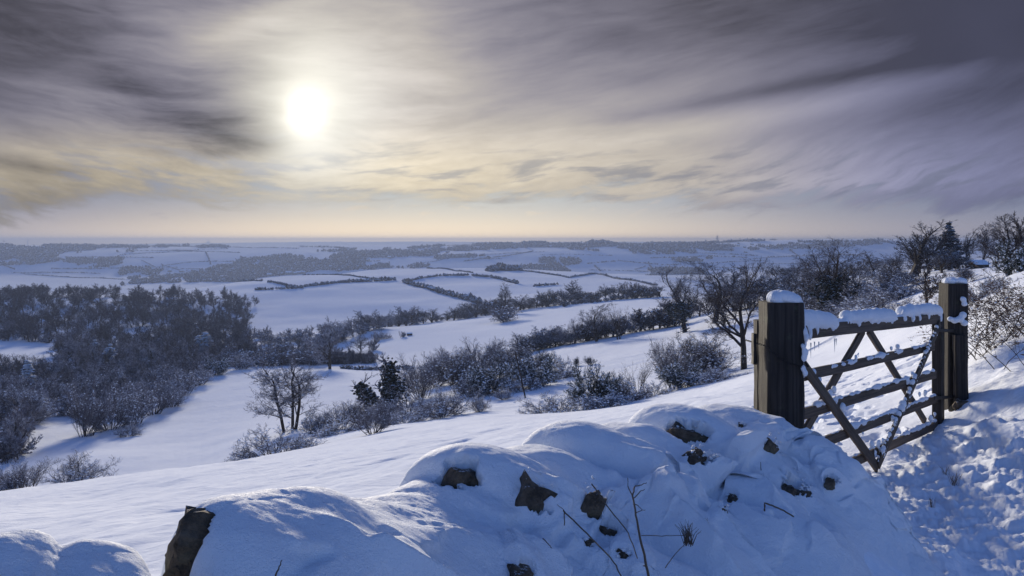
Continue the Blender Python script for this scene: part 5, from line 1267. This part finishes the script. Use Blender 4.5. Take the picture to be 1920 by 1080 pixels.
hedgerow([(972, 664), (1040, 650), (1120, 636), (1200, 622), (1262, 612)], (150, 250), 11, (26, 46), ['frost_0', 'bush_c', 'med_1', 'bush_d', 'farbush_2'], 'dark rimed bush of the hedge along the middle snow strip', 'hedge bushes along the middle snow strip', kind='hedge_bush', cat='bush')
T('bare_tree', 'oak_b', 1120, 640, 72, 62, (170, 250), 'bare tree standing in the hedge, left of the thin one')
T('bare_tree', 'sapling', 1160, 636, 78, 50, (170, 250), 'thin forked bare tree standing in the hedge, right of the fuller one')
T('frosted_bush', 'farbush_0', 946, 603, 36, 58, (350, 480), 'big rounded bush jutting into the snow below the hedgerow', 'bush')
T('bare_tree', 'med_3', 940, 590, 60, 40, (470, 600), 'tallest bare tree of the hedgerow, above the big rounded bush')
T('bare_tree', 'med_4', 1070, 566, 40, 60, (480, 640), 'wide dark tree of the hedgerow, centre right')
T('frosted_bush', 'farbush_1', 714, 636, 16, 30, (360, 460), 'lone bush at the left end of the upper snow strip', 'bush')
T('frosted_bush', 'farbush_1', 754, 632, 12, 14, (360, 460), 'tiny lone bush beside the lone bush of the upper snow strip', 'bush')
T('frosted_bush', 'farbush_2', 1059, 575, 10, 14, (420, 560), 'small lone dark bush just below the hedgerow', 'bush')
hedgerow([(1262, 600), (1330, 590), (1400, 580), (1440, 566)], (180, 320), 16, (30, 50), ['med_0', 'med_1', 'bush_c', 'med_2'], 'dark tree behind the crown of the gate post tree', 'dark growth behind the gate post tree', kind='bare_tree')

# ------------------------------------------------------------------ hedges as continuous banks of twigs
def hedge(pts, dr, hm, wm, label, mat=None, dens=1.0, group='dark hedges dividing the snowy fields', last=True, name='hedge', bumps=0.5):
    W = []
    for (u, row) in pts: W.append(at(u, row, dr[0], dr[1], last))
    W = np.array(W); cum = np.concatenate([[0], np.cumsum(np.hypot(*np.diff(W[:, :2], axis=0).T))]); L = cum[-1]
    R = np.random.RandomState(int(pts[0][0]) + 7)
    n = int(min(L / (wm * 0.45) * dens, 1500)) * 2 + 8
    t = np.sort(R.rand(n)) * L
    x = np.interp(t, cum, W[:, 0]) + R.randn(n) * wm * 0.22; y = np.interp(t, cum, W[:, 1]) + R.randn(n) * wm * 0.22
    g = ground_h(x, y)
    hv = hm * (0.75 + bumps * (0.5 + 0.5 * vnoise(t / (hm * 5.0), t * 0 + 3.1, 77)) * R.rand(n))
    base = np.array([x[0], y[0], g[0]])
    c = np.stack([x, y, g + hv * R.uniform(0.25, 0.75, n)], -1) - base
    V, Fc = lumps(c, hv * (0.42 + 0.3 * R.rand(n)), int(pts[0][0]), 1.0)
    o = mesh_obj(name, V, Fc, mat or M_HEDGE, None, False, base)
    return tagp(o, label, 'hedge', group)
M_HEDGE = mat_bark('hedge_twigs', (0.05, 0.042, 0.04), 0.35, 0.15, 0.45, 0.95, 2.0)
M_FARW = mat_bark('distant_wood', (0.06, 0.055, 0.055), 0.45, 0.22, 0.5, 1.0, 0.15)
HH = [([(475, 544), (515, 543), (555, 541), (575, 537), (620, 532), (650, 529)], (650, 950), 2.6, 'long dark hedge along the top of the big smooth field, left half'),
 ([(645, 530), (690, 528), (742, 525)], (750, 1000), 3.8, 'taller dark hedge along the top of the big smooth field, right end'),
 ([(502, 529), (535, 535), (568, 541)], (700, 1000), 2.2, 'short slanting hedge joining the hilltop to the long hedge'),
 ([(448, 526), (492, 527)], (850, 1000), 1.8, 'faint hedge at the left tip of the hill'),
 ([(567, 516), (625, 516), (675, 520), (712, 524)], (900, 1150), 1.6, 'thin curved hedge over the shoulder of the hill'),
 ([(800, 503), (845, 506), (887, 512)], (950, 1240), 1.6, 'thin hedge near the crest of the hill'),
 ([(757, 529), (790, 522), (830, 517), (880, 517), (920, 520)], (800, 1150), 2.8, 'dark hedge curving up from the gap in the fields'),
 ([(757, 529), (790, 539), (832, 551), (875, 562), (902, 570)], (620, 950), 4.2, 'thick shaggy hedge descending right to the hedgerow'),
 ([(920, 520), (945, 525), (970, 532)], (750, 1100), 3.2, 'short dark hedge under the hilltop copse'),
 ([(972, 507), (1012, 512), (1067, 521)], (850, 1180), 1.9, 'thin wall line descending right from the copse'),
 ([(1067, 521), (1117, 514), (1175, 525), (1232, 535)], (800, 1180), 1.9, 'thin wall line peaking then running right'),
 ([(1000, 537), (1047, 534)], (700, 1000), 2.4, 'short hedge between two snowy fields'),
 ([(640, 405 + 285), (700, 694), (775, 697)], (225, 300), 1.1, 'low hedge along the top of the bright lower field'),
 ]
for pts, dr, hm, lb in HH: hedge(pts, dr, hm, hm * 1.0, lb)
hedge([(917, 509), (935, 505), (950, 508), (972, 507)], (950, 1190), 7.5, 8.0, 'dark copse of small trees on the hilltop', dens=3, name='copse')

# far country: hedges and woods
FH = [([(195, 462), (290, 461), (385, 463)], 4.5, 'tree line on the far left ridge'), ([(225, 478), (300, 474), (345, 471)], 4, 'dark hedge under the far left ridge'), ([(95, 504), (185, 503)], 5, 'hedge across the pale valley field, far left'),
 ([(0, 495), (28, 505)], 5, 'short hedge at the left edge of the valley'), ([(385, 463), (480, 465), (560, 466)], 4, 'hedge along the far ridge, centre left'), ([(300, 499), (345, 493), (400, 490), (480, 490)], 4, 'hedge curving across the far slope'),
 ([(250, 470), (330, 470), (385, 472), (450, 474)], 3.5, 'thin hedge below the far ridge'), ([(385, 472), (395, 496)], 4, 'hedge running down the far slope'), ([(40, 513), (130, 520), (235, 524)], 3.5, 'hedge low in the left valley'),
 ([(560, 463), (625, 464), (665, 468)], 9, 'row of trees on the far ridge under the sun'), ([(820, 462), (900, 459), (980, 459)], 5, 'tree line on the far ridge, centre'), ([(870, 490), (950, 480), (1000, 471)], 5, 'hedge climbing the far slope, centre'),
 ([(1100, 494), (1160, 489), (1240, 496)], 5, 'hedge across the far right fields'), ([(1220, 484), (1320, 480), (1400, 483)], 5, 'hedge on the far right slope'), ([(1215, 490), (1230, 512)], 5, 'hedge descending the far right slope'),
 ([(1240, 497), (1330, 494), (1440, 488)], 4, 'lower hedge across the far right fields'), ([(1115, 498), (1125, 508)], 6, 'short hedge in the far right valley'), ([(1440, 482), (1540, 478), (1640, 480)], 5, 'hedge on the slope below the far right ridge'), ([(1480, 468), (1500, 482)], 4, 'hedge running down from the far right ridge')]
for pts, hm, lb in FH: hedge(pts, (1900, 3400), hm * 0.72, hm * 0.9, lb, M_FARW, 0.6, 'hedges on the far slopes', last=False)
rh = random.Random(77)
for k in range(34):
    u0 = rh.uniform(0, 1600); rw = rh.uniform(466, 512); ln = rh.uniform(50, 170); tl = rh.uniform(-0.05, 0.05)
    if rh.random() < 0.3: ln *= 0.35; tl = rh.choice((-1, 1)) * rh.uniform(0.2, 0.5)
    pts = [(u0 + ln * q / 3, rw + tl * ln * q / 3 + rh.uniform(-1, 1)) for q in range(4)]
    if max(p[1] for p in pts) > 516 or min(p[1] for p in pts) < 464: continue
    zone = 'far left' if u0 < 200 else 'under the sun' if u0 < 700 else 'centre' if u0 < 1100 else 'far right'
    hedge(pts, (1850, 3300), rh.uniform(2.0, 3.2), 3.0, '%s faint hedge on the far slopes, %s, %s' % ('short' if ln < 60 else 'long' if ln > 120 else 'middling', zone, 'low on the slope' if rw > 495 else 'halfway up' if rw > 480 else 'near the ridge'), M_FARW, 0.45, 'hedges on the far slopes', last=False)
def in_poly(px, py, poly):
    c = np.zeros(len(px), bool); j = len(poly) - 1
    for i in range(len(poly)):
        xi, yi = poly[i]; xj, yj = poly[j]
        k = ((yi > py) != (yj > py)) & (px < (xj - xi) * (py - yi) / ((yj - yi) + 1e-9) + xi)
        c ^= k; j = i
    return c
def woodland(label, polys, n, hr, dr, seed, mat=None):
    R = np.random.RandomState(seed)
    N = 200000; u = R.uniform(-60, 1980, N); d = np.exp(R.uniform(math.log(dr[0]), math.log(dr[1]), N))
    xs = (u - 960) / F * d; g = ground_h(xs, d); row = HZ - g / d * F
    keep = np.zeros(N, bool)
    uj = u + 26 * fbm(xs / 110, d / 110, seed + 9, 3); rj = row + 5 * fbm(xs / 150 + 9, d / 150, seed + 8, 3)
    for p in polys: keep |= in_poly(uj, rj, p)
    # ragged margins and small glades
    keep &= (fbm(xs / 160, d / 260, seed, 3) + 0.6 * fbm(xs / 45, d / 90, seed + 4, 2) > -0.10)
    idx = np.nonzero(keep)[0][:n]
    x, y, z = xs[idx], d[idx], g[idx]; h = R.uniform(hr[0], hr[1], len(idx)) * (0.8 + 0.4 * (0.5 + 0.5 * vnoise(x / 60, y / 60, seed)))
    base = np.array([x.mean(), y.mean(), z.mean()])
    c1 = np.stack([x, y, z + h * 0.55], -1) - base
    V1, F1 = lumps(c1, h * 0.5, seed, 1.1)
    c2 = c1 + R.randn(len(idx), 3) * (h * 0.28)[:, None]; V2, F2 = lumps(c2, h * 0.34, seed + 1, 1.1)
    c3 = c1 + R.randn(len(idx), 3) * (h * 0.30)[:, None]; V3, F3 = lumps(c3, h * 0.30, seed + 2, 1.1)
    o = mesh_obj('woodland', np.concatenate([V1, V2, V3]), np.concatenate([F1, F2 + len(V1), F3 + len(V1) + len(V2)]), mat or M_FARW, None, False, base)
    tagp(o, label, 'woodland', kind='stuff')
woodland('dark woods on the far left ridge', [[(-60, 487), (60, 484), (140, 488), (60, 498), (-60, 500)], [(240, 462), (420, 461), (420, 465), (240, 468)], [(-60, 466), (60, 465), (100, 468), (105, 485), (-60, 487)], [(90, 460), (240, 460), (245, 472), (95, 476)], [(120, 487), (250, 478), (235, 503), (150, 502)], [(-60, 460), (20, 460), (20, 466), (-60, 466)]], 3400, (6, 9), (1750, 3400), 201)
woodland('hazy woods round the village in the valley below the sun', [[(230, 503), (330, 499), (480, 484), (620, 470), (830, 462), (830, 476), (770, 486), (800, 499), (640, 508), (560, 513), (480, 526), (235, 536)]], 5200, (5.5, 8.5), (1750, 3400), 202)
woodland('misty woods on the far slopes, centre', [[(810, 474), (850, 466), (900, 461), (985, 458), (1030, 462), (970, 468), (900, 478), (820, 486)], [(950, 495), (985, 485), (1095, 487), (1095, 508), (960, 508)], [(900, 484), (925, 478), (960, 476), (950, 486)]], 3200, (5.5, 8.5), (1750, 3400), 203)
woodland('long wooded ridge with scattered roofs, far right', [[(1030, 462), (1090, 458), (1300, 456), (1500, 452), (1660, 452), (1660, 460), (1500, 466), (1390, 472), (1300, 478), (1180, 476), (1080, 470)], [(1260, 488), (1330, 484), (1330, 492), (1270, 494)], [(1220, 508), (1320, 506), (1310, 516), (1220, 518)]], 5200, (5.5, 9), (1750, 3400), 204)
for lb, ur, hm, sd in (('dome shaped copse on the far ridge, the left of two', (975, 1030), 13, 205), ('dome shaped copse on the far ridge, the larger right one', (1095, 1152), 19, 206)):
    R = np.random.RandomState(sd); n = 420; u = R.uniform(ur[0], ur[1], n); d = R.uniform(2850, 3100, n); x = (u - 960) / F * d; g = ground_h(x, d)
    e = np.sqrt(np.clip(1 - ((u - sum(ur) / 2) / (ur[1] - ur[0]) * 2) ** 4, 0.02, 1)); h = hm * e
    base = np.array([x.mean(), d.mean(), g.mean()]); c = np.stack([x, d, g + h * R.uniform(0.3, 0.85, n)], -1) - base
    V, Fc = lumps(c, 2.6 + 3 * R.rand(n), sd, 1.0); o = mesh_obj('copse', V, Fc, M_FARW, None, False, base); tagp(o, lb, 'copse')

# ------------------------------------------------------------------ small buildings and masts
def bx(bm, c, s, rz=0):
    bmesh.ops.create_cube(bm, size=1.0, matrix=Matrix.Translation(Vector(c)) @ Matrix.Rotation(rz, 4, 'Z') @ Matrix.Diagonal((*s, 1.0)))
def bmo(name, bm, mat, parent=None, loc=None):
    me = bpy.data.meshes.new(name); bm.to_mesh(me); bm.free(); me.materials.append(mat)
    o = bpy.data.objects.new(name, me); COL.objects.link(o); o.parent = parent
    if loc is not None: o.location = loc
    return o
def gable(bm, L, W, z0, rise, ov, th):
    v = []
    for x in (-L / 2 - ov, L / 2 + ov):
        for (y, z) in ((-W / 2 - ov, z0), (0, z0 + rise), (W / 2 + ov, z0), (W / 2 + ov, z0 - th), (0, z0 + rise - th), (-W / 2 - ov, z0 - th)):
            v.append(bm.verts.new((x, y, z)))
    for i in range(6): bm.faces.new((v[i], v[(i + 1) % 6], v[6 + (i + 1) % 6], v[6 + i]))
    bm.faces.new(v[:6][::-1]); bm.faces.new(v[6:])
def house_proto():
    L, W, H = 11, 7, 5
    ms = []
    bm = bmesh.new(); bx(bm, (0, 0, H / 2 - 1), (L, W, H + 2))
    for s in (-1, 1):
        a = bm.verts.new((s * L / 2, -W / 2, H)); b = bm.verts.new((s * L / 2, W / 2, H)); c = bm.verts.new((s * L / 2, 0, H + 2.7)); bm.faces.new((a, b, c) if s > 0 else (c, b, a))
    ms.append(bmo('wall', bm, M_WALLH))
    bm = bmesh.new(); gable(bm, L, W, H, 3.0, 0.4, 0.35); ms.append(bmo('roof', bm, M_SNOW))
    bm = bmesh.new(); bx(bm, (L / 2 - 0.9, 0, H + 3.2), (0.9, 0.7, 2.2)); ms.append(bmo('chimney', bm, M_WALLH))
    for s in (-1, 1):
        for k in (-3.3, 0.3, 3.3):
            for zz in (1.2, 3.6):
                bm = bmesh.new(); bx(bm, (k, s * (W / 2 + 0.02), zz), (1.1, 0.12, 1.3)); ms.append(bmo('window', bm, M_GLASSD))
    r = [(o.name.split('.')[0], o.data) for o in ms]
    for o in ms: bpy.data.objects.remove(o)
    return r
HP = house_proto()
def house(u, row, dr, rz, s, label, group):
    x, y, z = at(u, row, dr[0], dr[1])
    o = empty('house', (x, y, z), rz, s)
    for n, me in HP:
        if s < 1.6 and n == 'window' and y > 3000: continue
        c = bpy.data.objects.new(n, me); COL.objects.link(c); c.parent = o
    tagp(o, label, 'house', group)
HS = [(541, 515, 0.3, 1.3, 'pale house with bright snowy roof, largest of the village cluster'), (552, 515, 1.2, 1.1, 'small house right of the largest village house'), (560, 514, 0.5, 1.1, 'small house in the middle of the village cluster'), (568, 513, 1.0, 1.0, 'last house on the right of the village cluster'), (505, 518, 0.2, 1.1, 'house left of the village cluster beside trees')]
for u, row, rz, s, lb in HS: house(u, row, (1500, 2600), rz, s, lb, 'houses of the valley village')
for i, (u, row) in enumerate(((300, 508), (318, 509), (340, 510), (362, 509), (382, 514), (404, 509), (412, 511), (425, 511), (438, 508), (290, 515), (350, 515), (520, 503), (560, 495), (655, 493), (690, 489), (620, 502), (730, 484))):
    house(u, row, (1500, 3300), 0.4 * i, 0.95, 'snow roofed house among the hazy valley trees', 'scattered houses in the valley')
for i in range(34):
    u = rnd.uniform(1190, 1540); house(u, rnd.uniform(457, 474), (2200, 3200), rnd.uniform(0, 3), 0.9, 'tiny snow roofed house on the wooded far right ridge', 'scattered houses on the far right ridge')
# pylon
def pylon(u, row, dep_r, H, label):
    x, y, z = at(u, row, dep_r[0], dep_r[1], True)
    segs = []
    def w(f): return 3.6 * (1 - f) ** 1.3 + 0.7
    n = 9
    for i in range(n):
        f0, f1 = i / n, (i + 1) / n; a, b = w(f0), w(f1)
        c0 = [(sx * a, sy * a, H * f0) for sx, sy in ((1, 1), (1, -1), (-1, -1), (-1, 1))]; c1 = [(sx * b, sy * b, H * f1) for sx, sy in ((1, 1), (1, -1), (-1, -1), (-1, 1))]
        for k in range(4):
            segs.append((c0[k], c1[k], .35, .35, 0)); segs.append((c0[k], c1[(k + 1) % 4], .22, .22, 0)); segs.append((c0[(k + 1) % 4], c1[k], .22, .22, 0)); segs.append((c1[k], c1[(k + 1) % 4], .22, .22, 0))
    root = empty('pylon', (x, y, z - 1), 0.5)
    V, Fc = seg_mesh(segs, 4); mesh_obj('lattice_tower', V, Fc, M_STEEL, root, False)
    for f, ln in ((0.62, 8), (0.78, 9.5), (0.93, 7)):
        s2 = []
        for s in (-1, 1):
            s2 += [((0, 0.6, H * f), (s * ln, 0, H * f), .3, .2, 0), ((0, -0.6, H * f), (s * ln, 0, H * f), .3, .2, 0), ((0, 0, H * f + 2.2), (s * ln, 0, H * f), .25, .2, 0), ((s * ln, 0, H * f), (s * ln, 0, H * f - 2.5), .25, .25, 0)]
        V, Fc = seg_mesh(s2, 4); mesh_obj('cross_arm', V, Fc, M_STEEL, root, False)
    tagp(root, label, 'pylon')
pylon(1345, 456, (2700, 3400), 32, 'electricity pylon on the far wooded ridge')
# works with tower blocks and steam on the farthest ridge
x, y = rc(390, 8400); z = gz(x, y)
wk = empty('distant_works', (x, y, z - 6), 0.0, 0.5); tagp(wk, 'tiny works with one tall block and chimney on the farthest ridge under the sun', 'factory')
for nm, c, s in (('tower_block', (0, 0, 30), (26, 24, 62)), ('tower_block', (22, 0, 20), (22, 24, 40)), ('shed', (-28, 0, 13), (34, 24, 26)), ('chimney', (8, 0, 42), (7, 7, 84))):
    bm = bmesh.new(); bx(bm, c, s); bmesh.ops.bevel(bm, geom=bm.edges[:], offset=1.2, segments=1, affect='EDGES'); bmo(nm, bm, M_WALLH, wk)
# lone mast left
for u, dep, H, lb in ((52, 8400, 66, 'thin mast on the farthest ridge at far left'),):
    x, y = rc(u, dep); bm = bmesh.new(); bx(bm, (0, 0, H / 2), (6, 6, H)); bx(bm, (0, 0, H * 0.85), (14, 3, 3)); o = bmo('mast', bm, M_STEEL, None, (x, y, gz(x, y) - 4)); tagp(o, lb, 'mast')
# leaning pole on the slope
x, y, z = at(986, 746, 85, 120)
p = empty('leaning_pole', (x, y, z)); tagp(p, 'thin leaning wooden pole on the snowy slope beside the thickets', 'pole')
tx_, tz_ = (966 - 986) / F * y, (746 - 660) / F * y
V, Fc = seg_mesh([((0, 0, -0.3), (tx_ * .5, 0, tz_ * .5), .10, .09, 0), ((tx_ * .5, 0, tz_ * .5), (tx_, 0, tz_), .09, .075, 0)], 8); mesh_obj('pole', V, Fc, M_BARK, p)
V, Fc = seg_mesh([((tx_ - 0.35, 0, tz_ - .25), (tx_ + 0.25, 0, tz_ - .25), .045, .045, 0)], 4); mesh_obj('crossbar', V, Fc, M_BARK, p)
# little shelter and a feed rack in the upper strip
x, y, z = at(768, 629, 360, 460)
s_ = empty('field_shelter', (x, y, z), 0.3, 0.55); tagp(s_, 'tiny dark field shelter with snow roof beside the lone bushes', 'shelter')
bm = bmesh.new(); bx(bm, (0, 0, 1), (4.5, 2.4, 2)); bmo('wall', bm, M_GATE, s_)
bm = bmesh.new(); gable(bm, 4.5, 2.4, 2.0, 0.5, .2, .25); bmo('roof', bm, M_SNOW, s_)
# shed and paling at the right skyline
x, y, z = at(1832, 503, 110, 190, True)
s_ = empty('shed', (x, y, z), 0.35, 0.7); tagp(s_, 'low shed with a white snow roof under the skyline trees at right', 'shed')
bm = bmesh.new(); bx(bm, (0, 0, 0.6), (4.6, 3.0, 1.2)); bmo('wall', bm, M_GATE, s_)
bm = bmesh.new(); gable(bm, 4.6, 3.0, 1.2, 1.0, .3, .2); bmo('roof', bm, M_SNOW, s_)
f_ = empty('paling_fence', (x + 2.5, y - 6, gz(x + 2.5, y - 6))); tagp(f_, 'short dark paling fence below the snow roofed shed', 'fence')
for i in range(14):
    xx = x - 1.5 + i * 0.72; V, Fc = seg_mesh([((xx - x - 2.5, 0.05 * i, -0.3), (xx - x - 2.5, 0.05 * i, 0.95), .06, .05, 0)], 4); mesh_obj('fence_post', V, Fc, M_BARK, f_)
V, Fc = seg_mesh([((-4.0, 0, 0.55), (5.4, 0.65, 0.55), .04, .04, 0)], 4); mesh_obj('fence_rail', V, Fc, M_BARK, f_)

# ------------------------------------------------------------------ brambles on the bank beside the far post
def bramble(u, row, dep, n, L, w, seed, label, leaves=500):
    rnd2 = random.Random(seed); R = np.random.RandomState(seed)
    x, y = rc(u, dep); z = gz(x, y) - 0.03
    segs = []; tips = []
    P = dict(levels=3, nseg=[9, 5, 2], wig=[0.13, .22, .3], up=[-0.085, -0.03, 0], taper=[.5, .5, .4], nch=[7, 3], start=[.2, .2], ang=[42, 45], lr=[.42, .4], rr=[.55, .6], rmin=.0016, minz=-1, cont=False)
    for i in range(n):
        a = rnd2.uniform(0, 6.28); o = (rnd2.uniform(-w, w), rnd2.uniform(-w, w) * 0.6)
        grow(rnd2, (o[0], o[1], 0), norm3((math.cos(a) * .7, math.sin(a) * .7, 1)), L * rnd2.uniform(.5, 1.1), .0045, 0, P, segs)
    segs = [s for s in segs if s[1][2] > -0.12]
    root = empty('bramble', (x, y, z)); tagp(root, label, 'bramble', 'brambles on the snow bank by the far post')
    V, Fc = seg_mesh([s for s in segs if s[4] == 0], 4); mesh_obj('cane_sprays', V, Fc, M_BARK, root)
    V, Fc = seg_mesh([s for s in segs if s[4] > 0], 3); mesh_obj('twigs', V, Fc, M_TWIG, root)
    t = np.array([s[1] for s in segs]); idx = R.randint(0, len(t), leaves)
    V, Fc = lumps(t[idx] + R.randn(leaves, 3) * .012, .007 + .014 * R.rand(leaves), seed, .35); mesh_obj('leaves', V, Fc, M_LEAFB, root, False)
    idx = R.randint(0, len(t), leaves // 8)
    V, Fc = lumps(t[idx] + [0, 0, .008], .006 + .014 * R.rand(leaves // 8) ** 2, seed + 1, .6); mesh_obj('snow_clumps', V, Fc, M_SNOW, root, False)
bramble(1838, 660, 9.3, 26, 0.85, 0.35, 401, 'brown bramble tangle touching the right side of the far gate post', 900)
bramble(1885, 640, 10.2, 30, 1.0, 0.5, 402, 'larger bramble tangle further right on the snow bank', 1100)
bramble(1925, 650, 9.2, 22, 1.0, 0.4, 403, 'bramble canes arching in from the right edge', 700)
bramble(1868, 600, 13.5, 22, 0.65, 0.7, 404, 'bramble patch behind the others, higher up the bank', 900)
bramble(1915, 590, 15.0, 22, 0.7, 0.8, 405, 'bramble patch farthest up the bank at the right edge', 900)
bramble(1900, 690, 8.0, 4, 0.8, 0.25, 406, 'few thin arching canes in front of the brambles', 40)

# ------------------------------------------------------------------ the winter air
def build_haze(dens):
    bm = bmesh.new(); x0, x1, y0, y1, z0, z1 = -9500, 9500, -9500, 9500, -150, 30
    bx(bm, ((x0 + x1) / 2, (y0 + y1) / 2, (z0 + z1) / 2), (x1 - x0, y1 - y0, z1 - z0))
    m = bpy.data.materials.new('haze'); m.use_nodes = True; nt = m.node_tree; nt.nodes.clear()
    o = nt.nodes.new('ShaderNodeOutputMaterial'); v = nt.nodes.new('ShaderNodeVolumePrincipled')
    v.inputs['Color'].default_value = (0.17, 0.21, 0.32, 1); v.inputs['Density'].default_value = dens; v.inputs['Anisotropy'].default_value = 0.38
    nt.links.new(v.outputs[0], o.inputs['Volume'])
    h = bmo('haze', bm, m); tagp(h, kind='stuff', label='thin winter haze over the valley', cat='haze')
build_haze(2.3e-4)
